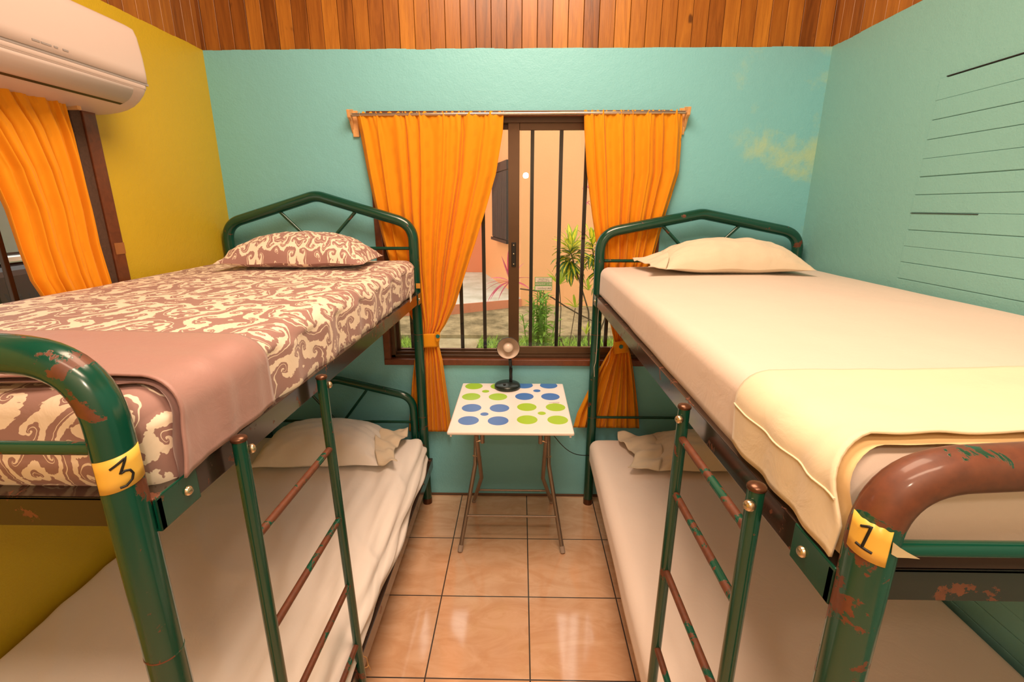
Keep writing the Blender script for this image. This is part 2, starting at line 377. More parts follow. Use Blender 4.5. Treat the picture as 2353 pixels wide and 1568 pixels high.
def fillet(pts, rad, seg=8):
    pts = [Vector(q) for q in pts]; out = [pts[0]]
    for i in range(1, len(pts) - 1):
        a, b, c = pts[i - 1], pts[i], pts[i + 1]; r = rad[i - 1] if isinstance(rad, (list, tuple)) else rad
        u = (a - b).normalized(); v = (c - b).normalized(); ang = u.angle(v); d = min(r / math.tan(ang / 2), (a - b).length * .49, (c - b).length * .49)
        p0 = b + u * d; p1 = b + v * d
        for k in range(seg + 1):
            t = k / seg; out.append(p0 * (1 - t) ** 2 + b * 2 * t * (1 - t) + p1 * t * t)
    out.append(pts[-1]); return out
def interp(tab, t):
    if t <= tab[0][0]: return tab[0][1:]
    for a, b in zip(tab, tab[1:]):
        if t <= b[0]:
            k = (t - a[0]) / (b[0] - a[0]); k = k * k * (3 - 2 * k) if len(tab) > 99 else k
            return tuple(p + (q - p) * k for p, q in zip(a[1:], b[1:]))
    return tab[-1][1:]
def ns(x, y, z=0, s=1): return noise.noise(Vector((x * s, y * s, z)))

# ================================================================== ROOM SHELL
XL, XR, YB, YF, ZW, ZC = -1.532, 1.4574, 2.5626, -1.3, 2.4198, 3.45
WT = .16
def holed(mb, plane, u0, u1, z0, z1, holes, p0, p1):
    """wall slab with openings; plane 'x' or 'y' = the axis of its thickness"""
    us = sorted({u0, u1} | {h[0] for h in holes} | {h[1] for h in holes}); zs = sorted({z0, z1} | {h[2] for h in holes} | {h[3] for h in holes})
    for a, b in zip(us, us[1:]):
        for c, d in zip(zs, zs[1:]):
            if any(h[0] <= a and b <= h[1] and h[2] <= c and d <= h[3] for h in holes): continue
            mb.box((a, p0, c), (b, p1, d)) if plane == 'y' else mb.box((p0, a, c), (p1, b, d))
    return mb
W1 = (-.735, .690, .868, 2.128)       # opening of window 1 (x0,x1,z0,z1)
W2 = (.45, 1.745, .95, 2.02)          # opening of window 2 (y0,y1,z0,z1)
struct(MB().box((XL - WT, YF - WT, -.1), (XR + WT, YB + .04, 0)).build('floor', M_tile), 'cream and peach marbled ceramic tile floor with dark grout lines', 'floor')
def irregular_top(mb, u0, u1, fn):
    n = 60
    return mb.grid(lambda i, j: fn(u0 + (u1 - u0) * i, j), n, 1)
wb = holed(MB(), 'y', XL, XR, 0, ZW - .01, [W1], YB, YB + WT)
# slightly wavy plaster top edge
for k in range(64):
    a = XL + (XR - XL) * k / 64; b = XL + (XR - XL) * (k + 1) / 64; h = ZW + .002 + .005 * ns(a, 3, 0, 7)
    wb.box((a, YB, ZW - .01), (b, YB + WT, h))
struct(wb.build('wall_back', M_teal), 'teal painted plaster wall around the window', 'wall')
wl = holed(MB(), 'x', YF, YB + WT, 0, ZW - .01, [W2], XL - WT, XL)
for k in range(80):
    a = YF + (YB - YF) * k / 80; b = YF + (YB - YF) * (k + 1) / 80; wl.box((XL - WT, a, ZW - .01), (XL, b, ZW + .002 + .007 * ns(a, 9, 0, 6)))
struct(wl.build('wall_left', M_yel), 'mustard yellow painted plaster wall on the left', 'wall')
wr = MB().box((XR, YF, 0), (XR + WT, YB + WT, ZW - .01))
for k in range(80):
    a = YF + (YB - YF) * k / 80; b = YF + (YB - YF) * (k + 1) / 80; wr.box((XR, a, ZW - .01), (XR + WT, b, ZW + .002 + .007 * ns(a, 19, 0, 6)))
struct(wr.build('wall_right', M_tealr), 'green teal painted plaster wall on the right', 'wall')
struct(MB().box((XL - WT, YF - WT, 0), (XR + WT, YF, ZC)).build('wall_front', simple('cream_wall_paint', (.50, .40, .30, 1), .7)), 'cream painted wall behind the viewer', 'wall')
# vertical boards above the plaster
BW = .0725
def boards(axis, u0, u1, p, sgn):
    mb = MB(); k = math.floor(u0 / BW)
    while k * BW < u1:
        a = max(u0, k * BW + .0012); b = min(u1, (k + 1) * BW - .0012); d = .018 + .003 * R.random()
        if b > a:
            q0, q1 = sorted((p, p + sgn * d))
            mb.box((a, q0, ZW - .03), (b, q1, ZC)) if axis == 0 else mb.box((q0, a, ZW - .03), (q1, b, ZC))
        k += 1
    return mb
struct(boards(0, XL - .012, XR + .012, YB + .03, -1).build('trim_1', wood_boards('boards_back', 0, BW), mods=(BEV(.0012, 1),)), 'vertical stained wood boards above the teal back wall', 'wood boards')
struct(boards(1, YF, YB + .014, XL - .03, 1).build('trim_2', wood_boards('boards_left', 1, BW), mods=(BEV(.0012, 1),)), 'vertical stained wood boards above the yellow wall', 'wood boards')
struct(boards(1, YF, YB + .014, XR + .03, -1).build('trim_3', wood_boards('boards_right', 1, BW), mods=(BEV(.0012, 1),)), 'vertical stained wood boards above the right wall', 'wood boards')
struct(MB().box((XL - WT, YF - WT, ZC), (XR + WT, YB + WT, ZC + .08)).build('ceiling', wood_boards('boards_ceiling', 0, BW)), 'wooden board ceiling', 'ceiling')
for nm, a, b, lb in (('wall_upper_back', (XL - WT, YB + .03, ZW), (XR + WT, YB + WT, ZC), 'back wall backing behind the boards'), ('wall_upper_left', (XL - WT, YF, ZW), (XL - .03, YB + .03, ZC), 'left wall backing behind the boards'), ('wall_upper_right', (XR + .03, YF, ZW), (XR + WT, YB + .03, ZC), 'right wall backing behind the boards')):
    struct(MB().box(a, b).build(nm, M_trimd), lb, 'wall')
# horizontal painted boards closing an old opening in the right wall
pb = MB(); z = 2.126; k = 0
gaps = [.070, .064, .0640, .0645, .062, .0615, .063, .063, .060, .060, .062, .062, .064, .064, .064]
yE = 1.876
for k, h in enumerate(gaps * 2):
    z1 = z - h + .0015
    if z1 < .2: break
    d = .0036 + .0008 * R.random(); tl = .0008 * R.uniform(-1, 1)
    pb.box((XR - d, YF + .02, z1), (XR, yE - .004 * (k % 3 == 1), z), Matrix.Rotation(tl, 3, 'X'))
    z -= h
struct(pb.build('trim_4', M_tealr, mods=(BEV(.0018, 2),)), 'horizontal teal painted boards set into the right wall', 'wood boards')
struct(MB().box((XR - .006, YF + .02, 2.1262), (XR + .001, yE - .03, 2.1292)).build('trim_7', M_bar), 'dark gap above the teal boards', 'gap')
struct(MB().box((XR - .0065, 1.60, 1.6742), (XR + .001, yE - .002, 1.6764)).build('trim_8', M_bar), 'short dark gap between two teal boards', 'gap')
struct(MB().box((XL, YB - .006, 0), (XR, YB + .001, .011)).build('baseboard_back', M_base), 'rough dirty mortar line at the foot of the back wall', 'baseboard')

# ------------------------------------------------------------------ window 1
win = thing('window_1', (0, YB, W1[2]), 'sliding window with bronze aluminium frames in a dark red wooden surround', 'window', kind='structure')
x0, x1, z0, z1 = W1
mb = MB(); tw = .030
mb.box((x0 - tw, YB - .016, z0 - .030), (x1 + tw, YB + .10, z0 + .004)); mb.box((x0 - tw, YB - .012, z1 - .004), (x1 + tw, YB + .10, z1 + .022))
mb.box((x0 - tw, YB - .012, z0), (x0 + .006, YB + .10, z1)); mb.box((x1 - .006, YB - .012, z0), (x1 + tw, YB + .10, z1))
mb.build('wooden_surround', M_trim, win, mods=(BEV(.003),))
mb = MB(); a = .028
mb.box((x0, YB + .02, z0), (x1, YB + .12, z0 + .02)); mb.box((x0, YB + .045, z0), (x1, YB + .055, z0 + .034)); mb.box((x0, YB + .02, z1 - a), (x1, YB + .12, z1)); mb.box((x0, YB + .02, z0), (x0 + a, YB + .12, z1)); mb.box((x1 - a, YB + .02, z0), (x1, YB + .12, z1))
mb.build('window_frame', M_alu, win, mods=(BEV(.002),))
def sash(xa, xb, y, name, mat, sw, zb, bh, th):
    m = MB(); m.box((xa, y, zb), (xa + sw, y + .026, z1 - .02)); m.box((xb - sw, y, zb), (xb, y + .026, z1 - .02)); m.box((xa + sw, y + .003, z1 - .02 - th), (xb - sw, y + .023, z1 - .02)); m.box((xa + sw, y + .003, zb), (xb - sw, y + .023, zb + bh))
    m.box((xa + sw, y - .001, zb + bh * .45), (xb - sw, y + .004, zb + bh * .5))
    o = m.build(name, mat, win, mods=(BEV(.0025),))
    MB().box((xa + sw - .004, y + .011, zb + bh - .004), (xb - sw + .004, y + .015, z1 - .02 - th + .004)).build('glass_pane', M_glass, o)
    return o
sR = sash(-.067, x1 - .012, YB + .032, 'sash', M_alu2, .058, z0 + .004, .062, .04)
sR['label'] = 'front sliding sash with handle'
sL = sash(x0 + .012, -.02, YB + .078, 'sash', M_alu, .030, z0 + .02, .018, .03)
MB().box((-.050, YB + .026, 1.385), (-.026, YB + .033, 1.515)).build('sash_handle', M_black, sR, mods=(BEV(.006, 3),))
for zz in (1.40, 1.455, 1.50): MB().lathe([(0, .004), (.004, .004), (.004, 0)], (-.038, YB + .026, zz), (0, -1, 0), 12).build('screw', M_bolt, sR)
# sticker on the pane (reads from outside)
gy = YB + .0425
p0 = at(1229, 637, 1, gy); p1 = at(1268.5, 668, 1, gy)
st = thing('window_sticker', (p0.x, gy, p1.z), 'small green and white award sticker on the right window pane, reading backwards', 'sticker')
def textmesh(s, size, c, mat, parent, mirror=False, rotm=None, name='lettering', bold=0):
    cu = bpy.data.curves.new('t', 'FONT'); cu.body = s; cu.size = size; cu.align_x = 'CENTER'; cu.align_y = 'CENTER'; cu.extrude = .0002; cu.offset = bold
    ob = bpy.data.objects.new('t', cu); col.objects.link(ob); dg = bpy.context.evaluated_depsgraph_get(); me = ob.evaluated_get(dg).to_mesh()
    vs = [q.co.copy() for q in me.vertices]; fs = [list(p.vertices) for p in me.polygons]
    ob.evaluated_get(dg).to_mesh_clear(); bpy.data.objects.remove(ob); bpy.data.curves.remove(cu)
    m = MB(); rm = rotm or Matrix.Rotation(PI / 2, 3, 'X')
    m.add([Vector(c) + rm @ Vector((-q.x if mirror else q.x, q.y, q.z)) for q in vs], fs); return m.build(name, mat, parent)
W_, H_ = p1.x - p0.x, p0.z - p1.z; xc = (p0.x + p1.x) / 2
MB().box((p0.x, gy - .0008, p1.z), (p1.x, gy, p0.z)).build('sticker_border', M_signg, st)
MB().box((p0.x + .003, gy - .0016, p1.z + H_ * .62), (p1.x - .003, gy - .0008, p0.z - .003)).build('white_panel', M_paper, st); MB().box((p0.x + .003, gy - .0016, p1.z + .003), (p1.x - .003, gy - .0008, p1.z + H_ * .33)).build('white_panel', M_paper, st)
textmesh('Certificate', H_ * .17, (xc, gy - .002, p1.z + H_ * .86), M_signt, st, True); textmesh('of Excellence', H_ * .17, (xc, gy - .002, p1.z + H_ * .71), M_signt, st, True)
textmesh('2012 WINNER', H_ * .2, (xc, gy - .002, p1.z + H_ * .475), M_paper, st, True, bold=.0002); textmesh('tripadvisor', H_ * .19, (xc - .004, gy - .002, p1.z + H_ * .18), M_signt, st, True)
for dx in (-.004, .004): MB().lathe([(0, .0004), (.0032, .0004), (.0032, 0)], (p1.x - .014 + dx, gy - .0016, p1.z + H_ * .18), (0, -1, 0), 12).build('owl_eye', M_signt, st)
# security bars outside the glass
yb = YB + .135
bars = thing('window_security_bars', (0, yb, z0), 'row of dark iron bars behind the window glass', 'window bars')
for px, py in ((948, 760), (1003, 760), (1062, 745), (1113.5, 700), (1173, 500), (1220, 650), (1281.5, 650), (1336, 650), (1391, 780), (1450, 780)):
    q = at(px, py, 1, yb); MB().box((q.x - .0095, yb - .0095, z0 + .004), (q.x + .0095, yb + .0095, z1 - .004)).build('bar', M_bar, bars)

# ------------------------------------------------------------------ window 2 (left wall)
y0, y1, a0, a1 = W2
w2 = thing('window_2', (XL, y0, a0), 'dark timber window behind the left curtain', 'window', kind='structure')
mb = MB(); mb.box((XL - .10, y1 - .012, a0), (XL + .012, y1 + .030, a1 + .05)); mb.box((XL - .10, y0 - .03, a0), (XL + .012, y0 + .01, a1 + .05))
mb.box((XL - .1, y0 - .03, a1 - .01), (XL + .006, y1 + .03, a1 + .05)); mb.box((XL - .1, y0 - .03, a0 - .05), (XL + .02, y1 + .085, a0 + .01)); mb.build('inner_frame', M_trimd, w2, mods=(BEV(.003),))
mb = MB(); mb.box((XL - .02, y1 + .030, a0 - .05), (XL + .018, y1 + .085, a1 + .10)); mb.build('wooden_surround', M_trim, w2, mods=(BEV(.003),))
mb = MB(); q = at(22, 640, 0, XL - .06); mb.box((XL - .066, q.y - .010, a0), (XL - .052, q.y + .006, a1)); mb.box((XL - .075, y0, a0), (XL - .045, y1 - .02, a0 + .05)); mb.box((XL - .075, y0, a1 - .05), (XL - .045, y1 - .02, a1)); mb.build('sash', M_alu, w2, mods=(BEV(.002),))
mb = MB(); mb.box((XL - .10, q.y - .030, a0), (XL - .092, q.y - .012, a1)); mb.build('rear_sash', simple('grey_green_frame', (.06, .075, .06, 1), .5), w2, mods=(BEV(.002),))
MB().box((XL - .064, y0, a0 + .03), (XL - .060, y1 - .01, a1 - .03)).build('glass_pane', M_glass, w2)
tp = at(283 - 40, 634, 0, XL + .019); 
tb = MB(); zc_ = at(262, 572, 0, XL + .019); tb.box((XL + .018, y1 + .040, zc_.z - .022), (XL + .0195, y1 + .085, zc_.z + .020)); tag(tb.build('masking_tape', simple('brown_tape', (.34, .14, .045, 1), .3), base=(XL + .019, y1 + .06, zc_.z)), 'small piece of brown tape on the wooden surround of the left window', 'tape')

# ================================================================== CURTAINS
def curtain_mesh(rows, y, amp0, nf, plane='y', seed=0, nu=170, nv=130, sgn=-1):
    """rows: (z, left, right, amp) from top to bottom"""
    rows = sorted(rows, key=lambda q: -q[0]); tab = [(-q[0],) + tuple(q[1:]) for q in rows]
    ph = [R.uniform(0, 6.28) for _ in range(6)]; zt, zb = rows[0][0], rows[-1][0]
    L_, Rr = rows[0][1], rows[0][2]
    def fn(u, v):
        z = zt + (zb - zt) * v; a, b, am = interp(tab, -z)
        uu = u + .018 * math.sin(2 * PI * 3 * u + ph[0]) + .012 * math.sin(2 * PI * 7 * u + ph[1] + v * 2) 
        uu = min(1, max(0, uu)) if 0 < u < 1 else u
        x = a + (b - a) * uu
        f = math.sin(2 * PI * nf * u + ph[2] + .9 * math.sin(5 * u + ph[3]) + .35 * math.sin(3 * v + ph[4])); f2 = math.sin(2 * PI * nf * 2.3 * u + ph[5] + v)
        ff = f * .72 + f2 * .22 + .5 * ns(u * 9, v * 2.2, seed) 
        top = max(0, 1 - v / .05)
        d = am * ff + .004 * top * math.sin(2 * PI * nf * 3.7 * u) + .0035 * ns(u * 22, v * 7, seed + 5)
        zz = z + (.008 * math.sin(2 * PI * nf * 2.9 * u + ph[0]) * top) + (.012 * (ff) * max(0, (v - .9) / .1))
        return Vector((x, y + sgn * d, zz)) if plane == 'y' else Vector((y - sgn * d, x, zz))
    return MB().grid(fn, nu, nv, lambda u, v: (u * 1.1, v * (zt - zb)))
YC = 2.522
def rows_px(lst, yc):
    out = []
    for (lx, ly, rx, ry, am) in lst:
        A = at(lx, ly, 1, yc); B = at(rx, ry, 1, yc); out.append(((A.z + B.z) / 2, A.x, B.x, am))
    return out
tipz = 0
LC = rows_px([(817, 257, 1157, 262, .006), (826, 300, 1155, 305, .012), (845, 400, 1139, 400, .016), (862, 480, 1116, 480, .018), (882, 560, 1091, 560, .018), (903, 630, 1068, 630, .018), (930, 700, 1046, 700, .016), (952, 745, 1024, 745, .014), (960, 770, 1008, 770, .011), (960, 795, 1008, 795, .011), (952, 830, 1016, 830, .014), (946, 880, 1023, 880, .018), (942, 940, 1032, 940, .02), (939, 992, 1037, 992, .022)], YC)
lc = curtain_mesh(LC, YC, 0, 9, seed=1).build('curtain', M_orange, base=(-.5, YC, at(990, 992, 1, YC).z), mods=(SOL(.0016),))
tag(lc, 'orange curtain tied back at the left side of the window behind the left bunk', 'curtain', 'orange curtains')
RC = rows_px([(1342, 260, 1569, 252, .006), (1343, 300, 1568, 296, .012), (1349, 400, 1562, 390, .018), (1361, 500, 1530, 490, .018), (1375, 590, 1503, 590, .018), (1386, 660, 1478, 655, .016), (1396, 720, 1458, 715, .013), (1408, 770, 1438, 770, .010), (1412, 790, 1441, 790, .010), (1395, 815, 1449, 815, .014), (1375, 850, 1455, 850, .02), (1350, 900, 1462, 900, .022), (1326, 950, 1468, 950, .022), (1317, 982, 1470, 985, .022)], YC)
rc = curtain_mesh(RC, YC, 0, 7, seed=2).build('curtain', M_orange, base=(.5, YC, at(1390, 985, 1, YC).z), mods=(SOL(.0016),))
tag(rc, 'orange curtain tied back at the right side of the window behind the right bunk', 'curtain', 'orange curtains')
def tieback(cur, cx, cy, w_, h_, bx, by):
    c = at(cx, cy, 1, YC); s_ = .00235
    a, b = w_ * s_ / 2, h_ * s_ / 2
    def fn(u, v):
        th = 2 * PI * u; return Vector((c.x + a * math.cos(th) * (1 + .05 * math.sin(v * 5)), YC - .0 + .030 * math.sin(th), c.z + b * (1 - 2 * v) + .006 * math.cos(th) + .003 * math.sin(3 * th)))
    m = MB().grid(fn, 40, 8, lambda u, v: (u * .2, v * .06)); t_ = m.build('tieback', M_orange, cur, mods=(SOL(.002),))
    q = at(bx, by, 1, YC - .034)
    fl = MB(); fl.add([(q.x - .012, q.y + .001, q.z + .026), (q.x + .013, q.y + .001, q.z + .022), (q.x + .010, q.y + .001, q.z - .02), (q.x - .006, q.y + .002, q.z - .032), (q.x - .013, q.y + .001, q.z - .02)], [(0, 4, 3, 2, 1)], False, [(0, 0), (.02, 0), (.02, .05), (.01, .05), (0, .05)]); fl.build('tieback_flap', M_orange, t_, mods=(SOL(.002),))
    bt = MB().lathe([(0, .0042), (.003, .0045), (.0065, .004), (.008, .005), (.0105, .0045), (.0112, .002), (.0105, 0)], q, (0, -1, 0), 24)
    bt.build('button', M_teal_b, t_)
tieback(lc, 984, 781, 52, 33, 1006, 773); tieback(rc, 1427, 795, 34, 30, 1427, 797)
# left wall curtain
XCU = XL + .052
LW = []
for (ax_, ay_, bx_, by_, am) in ((-260, 160, 150, 238, .010), (-120, 250, 172, 310, .016), (-40, 340, 195, 400, .018), (2, 430, 214, 480, .018), (30, 520, 230, 560, .016), (60, 600, 247, 620, .015), (105, 690, 260, 665, .014)):
    A = at(ax_, ay_, 0, XCU); B = at(bx_, by_, 0, XCU); LW.append(((B.z), A.y, B.y, am))
zl = LW[-1][0]; LW += [(1.30, 1.50, 1.68, .012), (1.15, 1.53, 1.67, .010), (.95, 1.46, 1.70, .014), (.72, 1.42, 1.72, .015)]
LW[0] = (LW[0][0] + .02,) + LW[0][1:]
wc = curtain_mesh(LW, XCU, 0, 8, 'x', seed=3, sgn=1).build('curtain', M_orange, base=(XCU, 1.6, .72), mods=(SOL(.0016),))
tag(wc, 'orange curtain hanging below the air conditioner on the yellow wall', 'curtain', 'orange curtains')
wr_ = thing('curtain_rod', (XCU, 1.2, 2.03), 'curtain rod under the air conditioner on the left wall', 'curtain rod')
MB().tube([(XCU, .4, 2.035), (XCU, 1.72, 2.035)], .006).build('rod', M_rod, wr_)
MB().box((XL, 1.71, 2.01), (XCU + .008, 1.725, 2.05)).build('bracket', M_pine, wr_)
# rod of window 1
A = at(806, 262, 1, YC); B = at(1578, 256, 1, YC)
rod = thing('curtain_rod', ((A.x + B.x) / 2, YC, A.z), 'long pale curtain rod on wooden brackets above the back window', 'curtain rod')
MB().tube([(A.x, YC, A.z - .004), (B.x, YC, B.z - .004)], .0075, 14).build('rod', M_rod, rod)
for q, s in ((A, -1), (B, 1)):
    m = MB(); xo = q.x + s * .006
    prof = [(YB, q.z + .028), (YC - .026, q.z + .016), (YC - .018, q.z - .018), (YC + .006, q.z - .03), (YB, q.z - .085)]
    vs = [(xo - .007, y, z) for y, z in prof] + [(xo + .007, y, z) for y, z in prof]; n = len(prof)
    m.add(vs, [tuple(range(n)), tuple(range(2 * n - 1, n - 1, -1))] + [(i, i + n, (i + 1) % n + n, (i + 1) % n) for i in range(n)])
    m.box((min(xo, xo - s * .03), YB - .012, q.z - .10), (max(xo, xo - s * .03), YB, q.z + .02))
    m.build('bracket', M_pine, rod, mods=(BEV(.002),))

# ================================================================== BUNK BEDS
def angle_iron(mb, xo, xi, y0_, y1_, zt0, zt1, h, t_=.004, fl=.035):
    """L-section running along y; outer face at xo, flange towards xi"""
    s = 1 if xi > xo else -1
    def sec(y, zt): return [(xo, y, zt), (xo + s * fl, y, zt), (xo + s * fl, y, zt - t_), (xo + s * t_, y, zt - t_), (xo + s * t_, y, zt - h), (xo, y, zt - h)]
    vs = sec(y0_, zt0) + sec(y1_, zt1); n = 6
    mb.add(vs, [tuple(range(n)), tuple(range(2 * n - 1, n - 1, -1))] + [(i, i + n, (i + 1) % n + n, (i + 1) % n) for i in range(n)])
def digit_band(parent, cx, cy, r, zc, hh, strokes, tilt, azc, halfang, torn=False):
    def P(u, v, rr):   # u -1..1 across, v 0..1 up
        a = azc + u * halfang; return Vector((cx + rr * math.cos(a), cy + rr * math.sin(a), zc + hh * (v - .5) + tilt * u * hh * .5))
    b = MB().grid(lambda u, v: P((u * 2 - 1) * 1.0, v * (1 + (.05 * ns(u * 6, 3) if torn else 0)), r + .0007), 36, 3, lambda u, v: (u, v)).build('number_label', M_tape, parent, mods=(SOL(.0006, 0),))
    m = MB()
    for st_ in strokes:
        pts2 = []
        for (u0, v0), (u1, v1) in zip(st_, st_[1:]):
            for k in range(6): pts2.append(P(u0 + (u1 - u0) * k / 6, v0 + (v1 - v0) * k / 6, r + .0012))
        pts2.append(P(*st_[-1], r + .0012)); m.tube(pts2, .0017, 6)
    m.build('digit', M_ink, b)
def arch(xi, xo, yy, zc_, zpk, rad=.10, z_from=1.0, pk=.12, tuck=None):
    xm = (xi + xo) / 2; return fillet([(xi, yy, z_from), (xi, yy, zc_), (xm, yy, zpk), (xo, yy, zc_), (xo, yy, z_from)], [rad, pk, rad], 12)
def bunk(P):
    s = P['s']; xi, xo, yN, yF_ = P['xi'], P['xo'], P['yN'], P['yF']; r = .0262
    root = thing('bunk_bed', ((xi + xo) / 2, (yN + yF_) / 2, 0), P['label'], 'bunk bed', 'green steel bunk beds')
    MBp = lambda m, nm, mat, par=root, mods=(): m.build(nm, mat, par, mods=mods)
    # posts to the floor, with collar rings and foot caps
    for (x, y) in ((xi, yF_), (xi, yN), (xo, yF_), (xo, yN)):
        p = MBp(MB().tube([(x, y, .012), (x, y, 1.04)], r, 20), 'post', M_greenrust if P.get('rusty') and y == yN else M_green)
        MBp(MB().tube([(x, y, 0), (x, y, .035)], r + .001, 20), 'foot_cap', M_cap, p)
        for zz in (.56, 1.04): MBp(MB().tube([(x, y, zz - .0012), (x, y, zz + .0012)], r + .0006, 20), 'joint_ring', M_rung, p)
    H = P['head']; F = P['foot']
    hb = MBp(MB().tube(arch(xi, xo, yF_, H[0], H[1], .11, 1.04), r, 20), 'headboard', M_green)
    xm = (xi + xo) / 2; zb = H[2]
    MBp(MB().tube([(xi, yF_, zb), (xo, yF_, zb)], .0085, 12), 'crossbar', M_green, hb)
    for sg in (-1, 1):
        zt = H[1] + (H[0] - H[1]) * (.20 / abs(xo - xm)); MBp(MB().tube([(xm + sg * .20, yF_, zt - .01), (xm + sg * .015, yF_, zb)], .0085, 12), 'brace', M_green, hb)
    fb = MBp(MB().tube(arch(xi, xo, yN, F[0], F[1], F[3], 1.04, .2), r, 24), 'footboard', P['fmat'])
    MBp(MB().tube([(xi, yN, F[2]), (xo, yN, F[2])], .0095, 12), 'crossbar', M_green, fb)
    for sg in (-1, 1): MBp(MB().tube([(xm + sg * .20, yN, F[0] + .01), (xm + sg * .015, yN, F[2])], .0085, 12), 'brace', M_green, fb)
    # frames of both bunks
    for lv, (zt0, zt1, h, xa) in enumerate((P['upper'], P['lower'])):
        m = MB(); angle_iron(m, xa, xo, yN + .012, yF_ - .01, zt0, zt1, h); MBp(m, 'side_rail', M_brownm, mods=(BEV(.0015),))
        m = MB(); angle_iron(m, xo - s * .004, xi, yN + .012, yF_ - .01, zt0, zt1, h); MBp(m, 'side_rail', M_brownm, mods=(BEV(.0015),))
        for yy, zt in ((yN + .016, zt0), (yF_ - .045, zt1)):
            m = MB(); lo, hi = sorted((xa - s * .0, xo)); m.box((lo, yy, zt - h * .98), (hi, yy + .004, zt - .001)); m.box((lo, yy, zt - .006), (hi, yy + .032, zt - .001)); MBp(m, 'end_rail', M_brownm, mods=(BEV(.0012),))
        n = 7
        for k in range(1, n):
            yy = yN + (yF_ - yN) * k / n; zt = zt0 + (zt1 - zt0) * k / n; lo, hi = sorted((xa + s * .006, xo - s * .006)); MBp(MB().box((lo, yy - .017, zt - .020), (hi, yy + .017, zt - .006)), 'slat', M_brownm)
        if lv == 0:
            for yy, d, zt in ((yN, 1, zt0), (yF_, -1, zt1)):
                m = MB(); lo, hi = sorted((xa - s * .004, xa + s * .0)); ya, yb_ = sorted((yy + d * .012, yy + d * P['brk']))
                m.box((lo, ya, zt - h - .004), (hi, yb_, zt + .002)); l2, h2 = sorted((xa - s * .004, xi)); ye = yy + d * .012; m.box((l2, min(ye, ye + d * .012), zt - h - .004), (h2, max(ye, ye + d * .012), zt - .001))
                b = MBp(m, 'rail_bracket', M_green, mods=(BEV(.003, 3),))
                MBp(MB().lathe([(0, .006), (.005, .0055), (.0075, .003), (.008, 0)], (xa - s * .004, yy + d * P['brk'] * .74, zt - h * .52), (-s, 0, 0), 16), 'bolt', M_bolt, b)
    # lower head end
    if P['lowhead']:
        xi2 = xi + s * .052; L_ = P['lowhead']
        lh = MBp(MB().tube(arch(xi2, xo - s * .052, yF_ + .004, L_[0], L_[1], .10, .22), .0215, 18), 'lower_headboard', M_green)
        MBp(MB().tube([(xi2, yF_ + .004, L_[2]), (xo - s * .052, yF_ + .004, L_[2])], .0075, 10), 'crossbar', M_green, lh)
        for sg in (-1, 1): MBp(MB().tube([(xm + sg * .17, yF_ + .004, L_[1] - .06), (xm + sg * .02, yF_ + .004, L_[2])], .0075, 10), 'brace', M_green, lh)
    else:
        MBp(MB().tube([(xi, yF_, P['lowbar']), (xo, yF_, P['lowbar'])], .0075, 10), 'lower_crossbar', M_green)
    MBp(MB().tube([(xi, yN, .55), (xo, yN, .55)], .0085, 10), 'lower_crossbar', M_green)
    # ladder
    lx = P['lx']; (ya, yb2), (yc, yd) = P['stiles']; zt = P['lt']
    for (t0, b0, ztt) in ((ya, yb2, zt[0]), (yc, yd, zt[1])):
        st_ = MBp(MB().tube([(lx, t0, ztt), (lx, b0, .02)], .0125, 16), 'ladder_stile', M_green)
        MBp(MB().lathe([(0, .006), (.007, .005), (.0125, .0025), (.0142, 0), (.0142, -.004), (.0128, -.005)], (lx, t0, ztt), (0, 0, 1), 18), 'cap', M_cap, st_)
        bd = Vector((-s * .75, P['bolty'], 0)).normalized()
        MBp(MB().lathe([(0, .010), (.005, .0095), (.0085, .006), (.009, 0), (.0045, 0), (.0045, -.012)], Vector((lx, t0, ztt - .026)) + bd * .014, bd, 16), 'bolt', M_bolt, st_)
    for z_ in P['rungs']:
        k0 = (zt[0] - z_) / zt[0]; MBp(MB().tube([(lx, ya + (yb2 - ya) * k0 + .008, z_), (lx, yc + (yd - yc) * k0 - .008, z_ + P['rt'])], .0082, 12), 'ladder_rung', M_rung)
    digit_band(fb, xi, yN, r, P['tagz'], P['tagh'], P['digit'], P['tagt'], P['taga'], P['tagw'], P.get('rusty'))
    return root
three = [[(-.30, .72), (.26, .90), (-.02, .50), (.14, .53), (.30, .48), (.38, .34), (.30, .19), (.08, .09), (-.12, .10)]]
one = [[(-.42, .78), (.03, .92), (-.18, .27)], [(-.49, .28), (-.18, .27), (.28, .26)]]
caml = math.atan2(-.573, .548); camr = math.atan2(-.475, -.405)
BL = bunk(dict(s=-1, xi=-.548, xo=-1.500, yN=.573, yF=2.478, label='green metal bunk bed on the left, its near post tagged 3', head=(1.610, 1.752, 1.492), foot=(1.512, 1.538, 1.385, .105), fmat=M_greenw,
    upper=(1.298, 1.268, .050, -.522), lower=(.315, .300, .060, -.503), brk=.10, lowhead=(.672, .775, .52), lx=-.497, stiles=((.759, .764), (1.118, 1.172)), lt=(1.305, 1.290), rungs=(1.097, .878, .645, .415, .19), rt=-.008,
    bolty=.66, tagz=1.3585, tagh=.048, digit=three, tagt=.28, taga=caml + .02, tagw=1.25))
